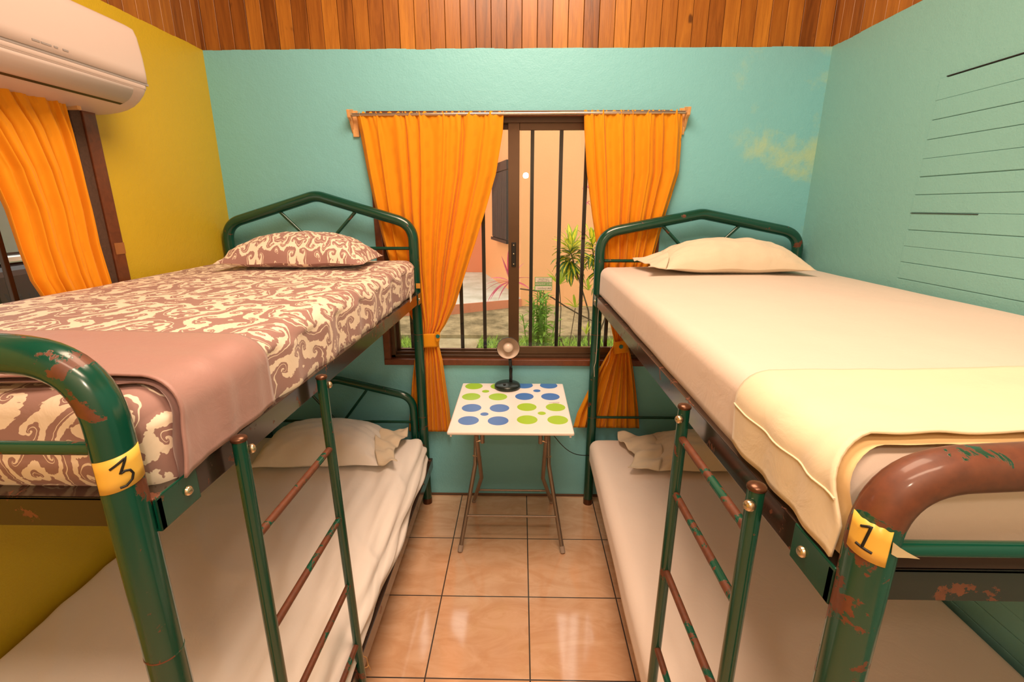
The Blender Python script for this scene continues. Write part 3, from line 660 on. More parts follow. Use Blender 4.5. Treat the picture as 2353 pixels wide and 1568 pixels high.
BR = bunk(dict(s=1, xi=.405, xo=1.402, yN=.475, yF=2.488, label='green metal bunk bed on the right, its rusty near post tagged 1', head=(1.566, 1.664, 1.430), foot=(1.418, 1.450, 1.320, .09), fmat=M_greenrust, rusty=True,
    upper=(1.278, 1.258, .048, .384), lower=(.325, .315, .050, .405), brk=.10, lowhead=None, lowbar=.555, lx=.352, stiles=((.632, .640), (.955, .992)), lt=(1.300, 1.288), rungs=(1.218, 1.078, .862, .62, .38), rt=-.004,
    bolty=-.66, tagz=1.343, tagh=.046, digit=one, tagt=-.2, taga=camr - .12, tagw=.78))
# torn end of clear tape on post 1
tt = MB(); c = Vector((.405 + .027 * math.cos(camr + .9), .475 + .027 * math.sin(camr + .9), 1.338))
tt.add([c + Vector(q) for q in ((-.006, -.002, .012), (.004, .0, .004), (.016, .002, -.004), (.033, .004, -.014), (.018, .002, -.011), (.004, .0, -.009), (-.004, -.001, -.004))], [(0, 6, 1), (1, 6, 5, 2), (2, 5, 4, 3)])
o = tt.build('torn_tape', simple('clear_tape', (.62, .50, .30, 1), .25), BR, mods=(SOL(.0006),))

# ================================================================== MATTRESSES
def rbox(x0, x1, y0, y1, z0, z1, rx0, rx1, disp, crown=0, n=(60, 110, 14), side='R', edgefn=None):
    """rounded block as one closed grid, u goes round the section, v along y. rx0 radius at x0 side, rx1 at x1 side"""
    def section(ins):
        pts = []; s = 0
        def add(x, z, nx, nz):
            pts.append((x, z, nx, nz))
        hz = z1 - z0
        K = 10
        add(x0 + .02, z0, 0, -1)
        add(x0, z0 + .015, -1, 0); add(x0, z1 - rx0, -1, 0)
        for k in range(1, K + 1):
            a = PI / 2 * k / K; add(x0 + rx0 - rx0 * math.cos(a), z1 - rx0 + rx0 * math.sin(a), -math.cos(a), math.sin(a))
        m_ = 44
        for k in range(1, m_): add(x0 + rx0 + (x1 - rx1 - x0 - rx0) * k / m_, z1, 0, 1)
        for k in range(0, K + 1):
            a = PI / 2 * k / K; add(x1 - rx1 + rx1 * math.sin(a), z1 - rx1 + rx1 * math.cos(a), math.sin(a), math.cos(a))
        for k in range(1, 7): add(x1, z1 - rx1 - (hz - rx1 - .012) * k / 6, 1, 0)
        add(x1 - .012, z0, 0, -1)
        return pts
    S = section(0); cx = (x0 + x1) / 2; cz = (z0 + z1) / 2
    L_ = [0]
    for a, b in zip(S, S[1:]): L_.append(L_[-1] + math.hypot(b[0] - a[0], b[1] - a[1]))
    re = min(.05, (z1 - z0) * .4); ys = []
    for k in range(9):      # rounded ends: inset grows towards the end face
        a = PI / 2 * k / 8; ys.append((y0 + re - re * math.cos(a), re - re * math.sin(a)))
    m_ = n[1]
    mid = [(y0 + re + (y1 - y0 - 2 * re) * k / m_, 0) for k in range(1, m_)]
    end = [(y0 + y1 - q[0], q[1]) for q in ys[::-1]]
    rows = [(y0, .5 * (z1 - z0) - .001)] + ys + mid + end + [(y1, .5 * (z1 - z0) - .001)]
    vs = []; uvs = []; nn = len(S)
    for (y, ins) in rows:
        for k, (x, z, nx, nz) in enumerate(S):
            px = x - (1 if nx > 0.01 else -1 if nx < -.01 else (x - cx) / (x1 - x0) * 2) * min(ins, .045) if True else x
            pz = z - (nz if abs(nz) > .5 else (z - cz) / (z1 - z0) * 2) * ins
            d = disp(L_[k], y, x, z, nx, nz) if ins < .04 else 0
            fx = 1 - ((px - cx) / ((x1 - x0) / 2)) ** 2; cr = crown * max(0, fx) * (1 if nz > .3 else 0) * min(1, (y - y0) / .2, (y1 - y) / .2)
            ex = edgefn(y) * max(0, nx) if edgefn else 0
            vs.append(Vector((px + nx * d + ex, y, pz + nz * d + cr)))
            uvs.append((L_[k], y - (ins if y < (y0 + y1) / 2 else -ins)))
    mb = MB(); fs = [(j * nn + k, j * nn + k + 1, (j + 1) * nn + k + 1, (j + 1) * nn + k) for j in range(len(rows) - 1) for k in range(nn - 1)]
    fs += [(j * nn + nn - 1, j * nn, (j + 1) * nn, (j + 1) * nn + nn - 1) for j in range(len(rows) - 1)]
    mb.add(vs, [f[::-1] for f in fs], True, uvs)
    mb.f.append(list(range(nn))[::1]); mb.sm.append(False); mb.f.append([(len(rows) - 1) * nn + k for k in range(nn)][::-1]); mb.sm.append(False)
    return mb
def mirror_x(mb, c):
    for q in mb.v: q.x = 2 * c - q.x
    mb.f = [f[::-1] for f in mb.f]; mb.uv = {k: v[::-1] for k, v in mb.uv.items()}
    return mb
def mdisp(seed, a=.004, rip=0, ripx=None):
    def f(s, y, x, z, nx, nz):
        d = a * ns(x * 4, y * 3, seed + z * 5) + a * .5 * ns(x * 13, y * 6, seed + 3)
        if ripx: d += ripx(s, y, x, z, nx, nz)
        return d
    return f
# upper left
def ripL(s, y, x, z, nx, nz):
    e = max(0, nx); return .006 * e * math.sin(y * 31 + 3 * ns(y, 2, 4, 5)) * (z < 1.40) + .004 * e * ns(y * 18, z * 7, 3)
XU0, XU1, YU0, YU1 = -1.478, -.530, .612, 2.440
mul = rbox(XU0, XU1, YU0, YU1, 1.272, 1.437, .04, .045, mdisp(2, .004, ripx=ripL), .006)
tag(mul.build('mattress', M_damask, base=((XU0 + XU1) / 2, 1.5, 1.272)), 'mattress in brown and cream damask sheet on the left upper bunk', 'mattress', 'single bunk mattresses')
# upper right
def ripR(s, y, x, z, nx, nz): return .003 * max(0, nx) * ns(y * 6, z * 4, 9)
XV0, XV1, YV0, YV1 = .398, 1.425, .512, 2.440
mur = mirror_x(rbox(XV0, XV1, YV0, YV1, 1.262, 1.408, .04, .040, mdisp(12, .003, ripx=ripR), .010), (XV0 + XV1) / 2)
tag(mur.build('mattress', M_sheetp, base=((XV0 + XV1) / 2, 1.5, 1.262)), 'mattress in smooth plain peach white sheet on the right upper bunk', 'mattress', 'single bunk mattresses')
# lower left: sheet with long loose wrinkles along the aisle edge
def ripLL(s, y, x, z, nx, nz):
    e = min(1, max(0, (x + .98) / .35)); f = max(0, 1 - max(0, y - 2.05) / .35)
    w1 = math.sin((x + .10 * y + .05 * ns(y * 1.5, 1, 8)) * 92 + 2.5 * ns(x * 3, y * 1.2, 5)); w2 = math.sin((x * .8 + z * .9 + .16 * y) * 57 + 3 * ns(x * 2, y, 7))
    side = max(0, nx); d = e * (.5 * f + .5) * (.0060 * w1 + .0085 * w2) + side * .012 * math.sin(z * 120 + 4 * ns(y * 2.2, z * 2, 1))
    g = ns((x + y * .8) * 3, (x - y) * 1.1, 31); d += .006 * max(0, 1 - abs(g) * 9) * (nz > .5) * .8
    return d
XW0, XW1 = -1.505, -.520
mll = rbox(XW0, XW1, .60, 2.440, .31, .452, .03, .085, mdisp(22, .004, ripx=ripLL), .004, n=(60, 150, 14), edgefn=lambda y: .012 * (2.4 - y) / 1.9)
tag(mll.build('mattress', M_sheet, base=((XW0 + XW1) / 2, 1.5, .31)), 'mattress in wrinkled white sheet on the left lower bunk', 'mattress', 'single bunk mattresses')
XZ0, XZ1 = .388, 1.405
mlr = mirror_x(rbox(XZ0, XZ1, .52, 2.445, .322, .452, .03, .045, mdisp(32, .003), .004, edgefn=lambda y: .035 * (2.445 - y) / 1.9), (XZ0 + XZ1) / 2)
tag(mlr.build('mattress', fabric('pinkish_white_sheet', (.84, .72, .64, 1)), base=((XZ0 + XZ1) / 2, 1.5, .322)), 'mattress in flat pinkish white sheet on the right lower bunk', 'mattress', 'single bunk mattresses')

# folded covers across the foot of the upper mattresses
def drape(xe, xw, zt, rc_, zdrop, y0f, y1f, off, seed, nx_=120, ny_=26, wr=.004, crown=0):
    """xe aisle edge x, xw wall side x. s: arc from the wall side over the edge and down"""
    s = 1 if xe > xw else -1; top = abs(xe - xw) - rc_; arc = PI / 2 * rc_; down = zt - rc_ - zdrop; tot = top + arc + down
    def fn(u, v):
        a = u * tot
        if a < top: x, z, n_ = xw + s * a, zt, Vector((0, 0, 1))
        elif a < top + arc:
            t = (a - top) / rc_; x = xe - s * rc_ + s * rc_ * math.sin(t); z = zt - rc_ + rc_ * math.cos(t); n_ = Vector((s * math.sin(t), 0, math.cos(t)))
        else: x, z, n_ = xe, zt - rc_ - (a - top - arc), Vector((s, 0, 0))
        q = u; ya, yb_ = y0f(a - top), y1f(a - top); y = ya + (yb_ - ya) * v + .004 * ns(a * 12, seed + 7) * (1 - v)
        e = 1 if a > top else .5
        d = off + wr * e * (ns(y * 26, a * 4, seed) + .6 * math.sin(y * 60 + a * 6 + 2 * ns(a * 3, y * 5, seed))) + .002 * ns(a * 14, y * 9, seed + 2)
        if a < top: d += crown * (1 - (2 * a / (top + rc_) - 1) ** 2)
        hem = max(0, 1 - v / .06); d += .005 * hem * (1 + ns(a * 16, seed) * .8)
        return Vector((x, y, z)) + n_ * d
    return MB().grid(fn, nx_, ny_, lambda u, v: (u * tot, v * .3), flip=(s < 0))
y0f = lambda a: .672 + .015 * math.sin(a * 5) if a < 0 else .672 - .02 * a / .1
y1f = lambda a: .80 + min(.13, .23 * max(0, (a + .95) / .95) ** 1) if a < 0 else .925 + .10 * a * .4
pk = drape(XU1 + .004, XU0 + .02, 1.440, .045, 1.300, y0f, y1f, .006, 3, wr=.0032, crown=.006)
cvL = pk.build('folded_coverlet', M_pink, base=(-1, .8, 1.43), mods=(SOL(.004, 1),))
tag(cvL, 'dusty pink satin coverlet folded across the foot of the damask mattress', 'coverlet')
pk2 = drape(XU1 + .002, XU0 + .02, 1.437, .045, 1.292, lambda a: y0f(a) - .010 + .003 * math.sin(a * 47 + 2 * ns(a * 9, 2)), lambda a: y0f(a) + .05, .004, 8, wr=.002, ny_=8, crown=.006)
pk2.build('under_fold', M_pink, cvL)
y0g = lambda a: .548 + .012 * ns(a * 4, 2) if a < 0 else .548 - .052 * min(1, a / .10)
y1g = lambda a: .80 + .015 * math.sin(a * 7) if a < 0 else .80 - .01 * a
ck = drape(XV0 - .004, XV1 - .02, 1.412, .04, 1.287, y0g, y1g, .008, 13, wr=.0035, crown=.010)
cvR = ck.build('folded_sheet', M_cream, base=(1, .7, 1.41), mods=(SOL(.004, 1),))
tag(cvR, 'cream flat sheet folded across the foot of the right upper mattress', 'sheet')
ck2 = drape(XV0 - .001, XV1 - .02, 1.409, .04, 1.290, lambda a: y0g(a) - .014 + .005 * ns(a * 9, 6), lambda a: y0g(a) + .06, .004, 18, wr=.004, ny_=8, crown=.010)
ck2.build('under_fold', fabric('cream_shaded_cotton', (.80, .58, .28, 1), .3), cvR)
# stitched hem line along the hanging edge
hm = [ck.v[j * 121 + 112] + Vector((-.0045, 0, 0)) for j in range(27)]
MB().tube(hm, .0016, 6).build('hem', M_cream, cvR)

# ================================================================== PILLOWS
def pillow(name, c, w_, d_, h_, rz, mat, label, seed, flange=0, fs=1, droop=0, tilt=0, pat=1, ripple=1.0, asym=0, fl_mat=None, flw=1):
    c = Vector(c); rot = Matrix.Rotation(rz, 3, 'Z') @ Matrix.Rotation(tilt, 3, 'Y')
    N = 56
    def shape(u, v, top):
        a, b = u * 2 - 1, v * 2 - 1
        px_ = w_ / 2 * a * (1 - .07 * (1 - abs(a)) * 0 - .05 * (1 - b * b) * abs(a) ** 3); py_ = d_ / 2 * b * (1 - .06 * (1 - a * a) * abs(b) ** 3)
        e = max(0, (1 - abs(a) ** 2.6)) ** .62 * max(0, (1 - abs(b) ** 2.4)) ** .62
        e *= 1 + asym * a
        z = h_ * (.80 if top else -.20) * e
        wv = ripple * (.0065 * ns(a * 5, b * 5, seed) + .007 * (1 - e) * ns(a * 13, b * 13, seed + 4) + .006 * (math.sin((a * 2.1 + b * 1.3) * 7 + 3 * ns(a * 2, b * 2, seed)) * .5) * (abs(a) ** 2 + abs(b) ** 2) * .5 * (e > .03))
        if top: z += wv * min(1, e * 4)
        z += .004 * (1 - e) * math.sin(a * 9 + seed) * (1 - abs(b) * .3)
        return Vector((px_, py_, z + h_ * .20))
    mb = MB(); mb.grid(lambda u, v: c + rot @ shape(u, v, True), N, N, lambda u, v: (u * w_ * pat, v * d_ * pat)); mb.grid(lambda u, v: c + rot @ shape(u, v, False), N, N, lambda u, v: (u * w_ + 1, v * d_), flip=True)
    ob = mb.build(name, mat, base=c); tag(ob, label, 'pillow', 'bunk pillows')
    if flange:
        def fl(u, v):   # u outwards, v along depth
            b = v * 2 - 1; base = shape(1 if fs > 0 else 0, v, True); k = u
            x = base.x * (1 - .10 * (1 - k) * (1 - b * b)) + fs * k * flange * (1 + .18 * math.sin(v * 7 + seed)); y = base.y * (1 + .03 * k)
            lift = h_ * .42 * (1 - k) * max(0, 1 - b * b) ** .7
            z = base.z + lift * .9 + flw * (.020 * ns(v * 8, u * 2, seed) + .008 * math.sin(v * 19 + u * 2)) + k * (.010 + droop)
            return c + rot @ Vector((x, y, max(z, .003)))
        MB().grid(fl, 16, 48, lambda u, v: (u * .1, v * d_)).build('pillowcase_hem', fl_mat or mat, ob, mods=(SOL(.0025),))
    return ob
pillow('pillow', (-.960, 2.135, 1.442), .61, .36, .150, .05, M_damask, 'damask pillow on the left upper bunk by the headboard', 3, pat=1.6, ripple=1.3)
pillow('pillow', (.925, 2.195, 1.414), .63, .33, .150, .0, M_creamp, 'cream pillow on the right upper bunk by the headboard', 9, .070, -1, 0, pat=1, flw=.3)
pillow('pillow', (-1.005, 2.215, .456), .62, .36, .185, .06, M_whitep, 'white pillow on the left lower bunk with loose open end', 15, .085, 1, .008, pat=1, fl_mat=M_creamp)
pillow('pillow', (1.00, 2.215, .456), .66, .36, .135, -.03, M_creamp, 'cream pillow on the right lower bunk seen behind the ladder', 21, .13, -1, .004, pat=1)

# ================================================================== FOLDING TABLE
tb = thing('folding_table', (TXC, TYC, 0), 'white folding table with blue and green dots below the window', 'table')
o = MB().box((TXC - .2775, TYC - .300, TZ - .016), (TXC + .2775, TYC + .300, TZ)).build('tabletop', M_table, None, base=(TXC, TYC, TZ), mods=(BEV(.006, 3),))
o.parent = tb; o.location = (0, 0, TZ); ORG[o.name] = Vector((TXC, TYC, TZ))
for sg in (-1, 1): MB().box((TXC + sg * .262 - .004, TYC - .29, TZ - .028), (TXC + sg * .262 + .004, TYC + .29, TZ - .014)).build('rim', M_whitepl, tb)
LR = .0108
def leg(pts, nm='leg'):
    g = MB().tube(fillet(pts, .06, 6), LR, 14).build(nm, M_leg, tb); a = Vector(pts[-1]); b = Vector(pts[-2]); d = (b - a).normalized()
    MB().tube([a, a + d * .032], LR + .0018, 14).build('rubber_foot', M_foot, g); return g
for sg in (-1, 1):
    fx = TXC + sg * .265
    leg([(TXC + sg * .192, 2.40, TZ - .02), (TXC + sg * .192, 2.235, .40), (TXC + sg * .262, 2.055, .004)])
    leg([(TXC + sg * .167, 2.06, .660), (TXC + sg * .167, 2.20, .45), (TXC + sg * .167, 2.30, .28), (TXC + sg * .232, 2.485, .004)])
    MB().tube([(TXC + sg * .140, 2.08, TZ - .016), (TXC + sg * .140, 2.09, .60)], LR, 12).build('hinge_bar', M_leg, tb)
    for za, zb_ in ((.66, .655), (.615, .61)): MB().tube([(TXC + sg * .135, 2.09, za), (TXC + sg * .170, 2.085, zb_)], .005, 8).build('hinge_pin', M_bolt, tb)
    MB().tube([(TXC + sg * .16, 2.235, .44), (TXC + sg * .205, 2.250, .44)], .004, 8).build('pivot', M_bolt, tb)
MB().tube([(TXC - .232, 2.125, .165), (TXC + .232, 2.125, .165)], .006, 12).build('stretcher', M_leg, tb)
MB().tube([(TXC - .21, 2.435, .115), (TXC + .21, 2.435, .115)], .006, 12).build('stretcher', M_leg, tb)
# pen scribble on the top belongs to the tabletop
m = MB(); q = at(1275, 925, 2, TZ + .0004); m.tube([q + Vector((a, b, 0)) for a, b in ((-.03, -.008), (-.01, .0), (.012, .004), (.022, 0), (.02, -.008), (.005, -.01), (-.012, -.008))], .0006, 5); m.build('pen_scribble', M_base, o)

# desk lamp
lb = (-.069, 2.425, TZ)
lm = thing('desk_lamp', lb, 'small dark green gooseneck desk lamp on the spotted table', 'lamp')
base_o = MB().lathe([(0, 0), (.066, 0), (.070, .004), (.070, .013), (.066, .021), (.055, .026), (0, .029)], lb, n=40).build('base', M_lampg, lm)
MB().box((lb[0] - .022, lb[1] - .038, TZ + .026), (lb[0] - .008, lb[1] - .026, TZ + .033), Matrix.Rotation(.3, 3, 'Z')).build('switch', M_black, base_o, mods=(BEV(.0015),))
hc = at(1168, 801, 1, 2.355)
neck = [(lb[0] + .018, lb[1] + .022, TZ + .026), (lb[0] + .018, lb[1] + .024, TZ + .10), (lb[0] + .013, lb[1] + .020, TZ + .16), (hc.x, hc.y + .085, hc.z + .012)]
pts = fillet(neck, .06, 8); P2 = []
for a, b in zip(pts, pts[1:]):
    for k in range(3): P2.append(a.lerp(b, k / 3))
P2.append(pts[-1]); MB().tube(P2, [.0085 + .0007 * (i % 2) for i in range(len(P2))], 14).build('gooseneck', M_black, lm)
ax = Vector((.05, -1, -.10)).normalized()
RS = .059
sh = MB().lathe([(RS, 0), (RS + .001, -.003), (RS - .004, -.018), (RS - .014, -.042), (.030, -.060), (.024, -.066), (.024, -.095), (.018, -.102), (0, -.103)], hc, ax, 40).build('lamp_shade', M_lampg, lm)
MB().lathe([(RS - .0012, 0), (RS - .0055, -.018), (RS - .0155, -.042), (.026, -.058), (.0, -.062)], hc, ax, 40).build('shade_lining', M_lampin, sh)
MB().lathe([(0, .0), (.012, -.002), (.021, -.009), (.0265, -.020), (.0265, -.029), (.021, -.04), (.013, -.050), (.013, -.060)], hc + ax * -.001 + Vector((0, 0, -.004)), ax, 32).build('bulb', M_bulb, sh)
# power cord of the lamp
A = at(1270, 998, 1, 2.30); B = at(1358, 1047, 1, 2.44)
cd_ = []
for k in range(22):
    t = k / 21; q = A.lerp(B, t); q.z -= .055 * math.sin(PI * t) * (1 - .3 * t); cd_.append(q)
tag(MB().tube([(A.x - .03, A.y + .02, TZ - .03)] + cd_, .0022, 8).build('power_cord', M_black, base=A), 'thin black power cord running from the table to the right bunk', 'cord')
# string, thread, strap
q = at(1380, 697, 1, 2.42); pts = [at(a, b, 1, 2.43) for a, b in ((1384, 700), (1380, 697), (1376, 705), (1374, 730), (1373, 770), (1371, 805), (1369, 830), (1365, 845), (1366, 866))]
tag(MB().tube(pts, .0014, 6).build('string', M_string, base=pts[1]), 'white string hanging from the right upper bunk rail beside the far post', 'string')
pts = [at(a, b, 1, 2.44) for a, b in ((1401, 745), (1404, 780), (1402, 810), (1399, 830), (1393, 842))]
tag(MB().tube(pts, .0007, 5).build('thread', M_string, base=pts[0]), 'fine white thread dangling in front of the right curtain', 'thread')
pts = fillet([at(a, b, 0, -.495) for a, b in ((829, 1506), (842, 1512), (847, 1533), (832, 1537))], .006, 4)
tag(MB().tube(pts, .0016, 6).tube([pts[-6], at(852, 1541, 0, -.49)], .0012, 5).build('tie_strap', simple('tan_strap', (.7, .42, .16, 1), .6), base=pts[0]), 'tan tie strap looped out of the left lower bed frame', 'strap')
q = at(961, 657, 1, 2.450); tag(MB().box((q.x - .012, 2.4505, q.z - .014), (q.x + .010, 2.4530, q.z + .012)).build('paper_label', simple('orange_paper', (.72, .33, .05, 1), .6), base=q), 'scrap of orange tape stuck on the far left bunk post', 'label')
q = at(940, 684, 0, -.505); m = MB(); m.add([(-.497, q.y - .02, q.z + .02), (-.497, q.y + .012, q.z + .02), (-.497, q.y + .012, q.z - .016), (-.497, q.y - .018, q.z - .02)], [(0, 1, 2, 3)]); tag(m.build('care_tag', M_creamp, base=q, mods=(SOL(.001),)), 'small pink care tag hanging below the far corner of the damask mattress', 'tag')

# ================================================================== AIR CONDITIONER
ya, yb_ = .98, 1.872
ac = thing('air_conditioner', (XL, ya, 2.02), 'white wall mounted air conditioner above the left curtain', 'air conditioner')
prof = [(XL, 2.300), (-1.36, 2.298), (-1.338, 2.285), (-1.330, 2.262), (-1.323, 2.20), (-1.321, 2.150), (-1.322, 2.118)]
def loft(prof, ya, yb_, round_=0, n=10, mb=None):
    mb = mb or MB(); cz = sum(p[1] for p in prof) / len(prof); vs = []; rows = []
    for k in range(n + 1):
        a = PI / 2 * k / n; rows.append((yb_ - round_ + round_ * math.sin(a), 1 - (1 - math.cos(a)) * .16 if round_ else 1))
    rows = [(ya, 1)] + rows
    for y, s in rows:
        for x, z in prof: vs.append((XL + (x - XL) * s, y, z if s == 1 else cz + (z - cz) * (1 - (1 - s) * .25)))
    m = len(prof); mb.add(vs, [(j * m + k, j * m + k + 1, (j + 1) * m + k + 1, (j + 1) * m + k) for j in range(len(rows) - 1) for k in range(m - 1)], True)
    for part, fl_ in ((vs[:m], False), (vs[-m:], True)):
        cc = sum((Vector(q) for q in part), Vector()) / m
        mb.add(list(part) + [cc], [((k + 1) % m, k, m) if fl_ else (k, (k + 1) % m, m) for k in range(m)])
    return mb
lo = [(-1.326, 2.110), (-1.330, 2.098), (-1.342, 2.080), (-1.362, 2.060), (-1.385, 2.044), (-1.415, 2.032), (-1.45, 2.024), (-1.49, 2.019), (XL, 2.017)]
loft([(XL, 2.290)] + [(-1.345, 2.280), (-1.335, 2.12)] + lo, ya, yb_ - .003, .03).build('housing', M_ac, ac)
loft(prof + [(-1.34, 2.112), (XL, 2.112)], ya, yb_, .03).build('front_panel', M_ac, ac)
MB().box((-1.340, ya, 2.1095), (-1.3255, yb_ - .012, 2.1165)).build('trim_strip', M_acg, ac)
MB().box((-1.334, ya, 2.0975), (-1.3300, yb_ - .02, 2.0990)).build('seam', M_acg, ac)
# air outlet: dark slot below a curved flap
MB().add([(-1.3885, ya + .02, 2.0415), (-1.3885, 1.800, 2.0415), (-1.399, 1.800, 2.0365), (-1.399, ya + .02, 2.0365)], [(0, 1, 2, 3)]) if 0 else None
m = MB(); m.add([(-1.3795, ya + .02, 2.0462), (-1.3795, 1.800, 2.0462), (-1.392, 1.795, 2.0395), (-1.392, ya + .02, 2.0395)], [(0, 1, 2, 3), (3, 2, 1, 0)]); m.build('outlet_slot', M_black, ac, mods=(SOL(.001),))
m = MB(); n = 8; vs = []
for k in range(n + 1):
    t = k / n; x, z = interp([(0, -1.3325, 2.0930), (.3, -1.345, 2.0755), (.6, -1.362, 2.0580), (1, -1.3795, 2.0455)], t)
    for y in (ya + .02, 1.79 - .03 * (1 - t) ** 2 + .0): vs.append((x + .0018, y + (.03 * (1 - t) if y > 1.5 else 0), z - .0022))
m.add(vs, [(2 * k, 2 * k + 1, 2 * k + 3, 2 * k + 2) for k in range(n)], True); m.build('flap', M_ac, ac, mods=(SOL(.0025),))
for (px_, py_, wd) in ((86, 111, .022), (110, 119, .030), (132, 126, .012), (154, 133, .018)):
    q = at(px_, py_, 0, -1.3215) + Vector((0, 0, .019)); MB().box((-1.3225, q.y - wd / 2, q.z - .0022), (-1.3200, q.y + wd / 2, q.z + .0022)).build('indicator_mark', M_acg, ac)

# ================================================================== OUTDOORS
GZ = -.32
struct(MB().box((-9, YB + WT, GZ - .1), (9, 7.22, GZ)).build('ground_outside', M_soil), 'garden soil under the grass outside the window', 'ground')
m = MB(); m.box((-9, 7.2, GZ - .1), (9, 7.35, -.235)); m.add([(-9, 7.2, -.235), (9, 7.2, -.235), (9, 9.2, -.13), (-9, 9.2, -.13)], [(0, 1, 2, 3)]); m.box((-9, 7.3, GZ - .1), (9, 9.3, -.25))
struct(m.build('garden_kerb', M_dirt), 'mossy concrete kerb strip outside the window', 'kerb')
m = MB(); m.add([(-1.50, 2.75, GZ + .02), (-.86, 2.75, GZ + .02), (-.62, 7.21, GZ + .03), (-1.58, 7.21, GZ + .03)], [(0, 1, 2, 3)])
struct(m.build('garden_path', M_path, mods=(SOL(.05, -1),)), 'tan concrete path across the grass', 'path')
m = MB(); m.add([(-9, 7.9, .0), (-1.35, 8.32, .0), (-.10, 8.92, 0), (.02, 8.98, 0), (.02, 13.2, 0), (-9, 13.2, 0), (-9, 7.9, -.25), (-1.35, 8.32, -.25), (-.10, 8.92, -.25), (.02, 8.98, -.25)], [(0, 1, 2, 3, 4, 5)])
struct(m.build('porch_floor', M_conc), 'pale concrete porch floor outside', 'porch floor')
m = MB(); m.add([(-9, 7.895, .002), (-1.35, 8.315, .002), (-.10, 8.915, .002), (.02, 8.975, .002), (-9, 7.895, -.26), (-1.35, 8.315, -.26), (-.10, 8.915, -.26), (.02, 8.975, -.26)], [(4, 5, 1, 0), (5, 6, 2, 1), (6, 7, 3, 2)])
struct(m.build('porch_riser', M_terra, mods=(SOL(.03, -1),)), 'terracotta painted edge of the porch', 'porch edge')
struct(MB().box((0, 9.0, -.3), (7, 9.2, 5)).build('wall_neighbour', M_salmon), 'salmon painted wall of the building across the garden', 'wall')
a_, b_ = Vector((0, 9.1, 0)), Vector((-1.02, 12.9, 0)); d_ = (b_ - a_).normalized(); nrm = Vector((d_.y, -d_.x, 0)) * -1
m = MB(); m.add([a_ + Vector((0, 0, -.3)), b_ + Vector((0, 0, -.3)), b_ + Vector((0, 0, 5)), a_ + Vector((0, 0, 5)), a_ + Vector((.2, 0, -.3)), b_ + Vector((.2, 0, -.3)), b_ + Vector((.2, 0, 5)), a_ + Vector((.2, 0, 5))], [(0, 1, 2, 3), (7, 6, 5, 4), (3, 2, 6, 7), (1, 5, 6, 2)])
struct(m.build('wall_neighbour_side', M_salmon), 'receding side of the salmon building', 'wall')
struct(MB().box((-6, 12.8, -.2), (.2, 13.0, 5)).build('wall_neighbour_far', M_salmond), 'darker salmon wall at the far end of the porch', 'wall')
struct(MB().box((0, 8.985, 3.28), (7, 9.01, 3.8)).build('trim_5', M_terra), 'darker painted band at the top of the salmon wall', 'painted band')
# louvred window on the receding wall
lv = thing('louvred_window', (a_ + d_ * 1.6) + Vector((0, 0, 1)), 'dark grey slatted window on the salmon building across the garden', 'window')
s0, s1 = .55, 2.05; q0 = lambda s, z: a_ + d_ * s + Vector((-.05, 0, z))
def slab(mb, sA, sB, zA, zB, t_):
    vs = [q0(sA, zA), q0(sB, zA), q0(sB, zB), q0(sA, zB)]; vs += [v - Vector((t_, 0, 0)) for v in vs]; mb.add(vs, [(0, 3, 2, 1), (4, 5, 6, 7), (0, 1, 5, 4), (1, 2, 6, 5), (2, 3, 7, 6), (3, 0, 4, 7)])
m = MB(); slab(m, s0, s1, 1.02, 2.55, .05); m.build('shutter_back', M_bar, lv)
sm = simple('grey_slat', (.03, .028, .028, 1), .5)
for k in range(15):
    m = MB(); sa = s0 + .05 + (s1 - s0 - .1) * k / 15; slab(m, sa, sa + .055, 1.06, 2.36, .085); m.build('slat', sm, lv)
m = MB(); slab(m, s0, s1, 2.38, 2.55, .09); slab(m, s0, s1, .98, 1.04, .1); m.build('shutter_frame', M_bar, lv)
# roof over the side passage (dark outside the left window) and the parked car
struct(MB().box((-9, -3, 2.75), (XL - WT - .02, 1.9, 2.85)).build('carport_roof', M_trimd), 'dark carport roof outside the left window', 'roof')
struct(MB().box((-9, -3, GZ - .1), (XL - WT, YB + WT, GZ + .47)).box((-9, YB + WT, GZ - .1), (-2.6, 5.2, GZ + .47)).build('ground_side', M_path), 'ground of the side passage', 'ground')
struct(MB().box((-6.6, -3, GZ), (-6.4, 7.0, 2.75)).build('wall_passage', M_trimd), 'dark boundary wall beyond the parked car', 'wall')
car = thing('parked_car', (-3.9, 2.6, GZ), 'dark parked car glimpsed through the left window', 'car')
def carloft(pts_z, name, mat, x0_, x1_, par=car, mods=()):
    n = len(pts_z); vs = [(x0_, y, z) for y, z in pts_z] + [(x1_, y, z) for y, z in pts_z]
    m = MB(); m.add(vs, [tuple(range(n)), tuple(range(2 * n - 1, n - 1, -1))] + [(i, i + n, (i + 1) % n + n, (i + 1) % n) for i in range(n)]); return m.build(name, mat, par, mods=mods)
bd = carloft([(.3, -.05), (.2, .45), (.5, .72), (1.3, .86), (4.3, .92), (4.75, .80), (4.8, .1), (4.6, -.05)], 'body', M_car, -4.75, -3.02, mods=(BEV(.06, 3),))
carloft([(1.2, .86), (1.85, 1.40), (2.4, 1.46), (4.0, 1.44), (4.5, .90)], 'cabin', M_car, -4.6, -3.12, mods=(BEV(.05, 3),))
for ya_, yb2 in ((1.75, 2.62), (2.70, 3.62), (3.68, 4.1)): MB().add([(-3.105, ya_, .96), (-3.105, yb2, .96), (-3.105, yb2 - .03, 1.34), (-3.105, ya_ + (.2 if ya_ < 2 else .02), 1.34)], [(0, 1, 2, 3)]) or None
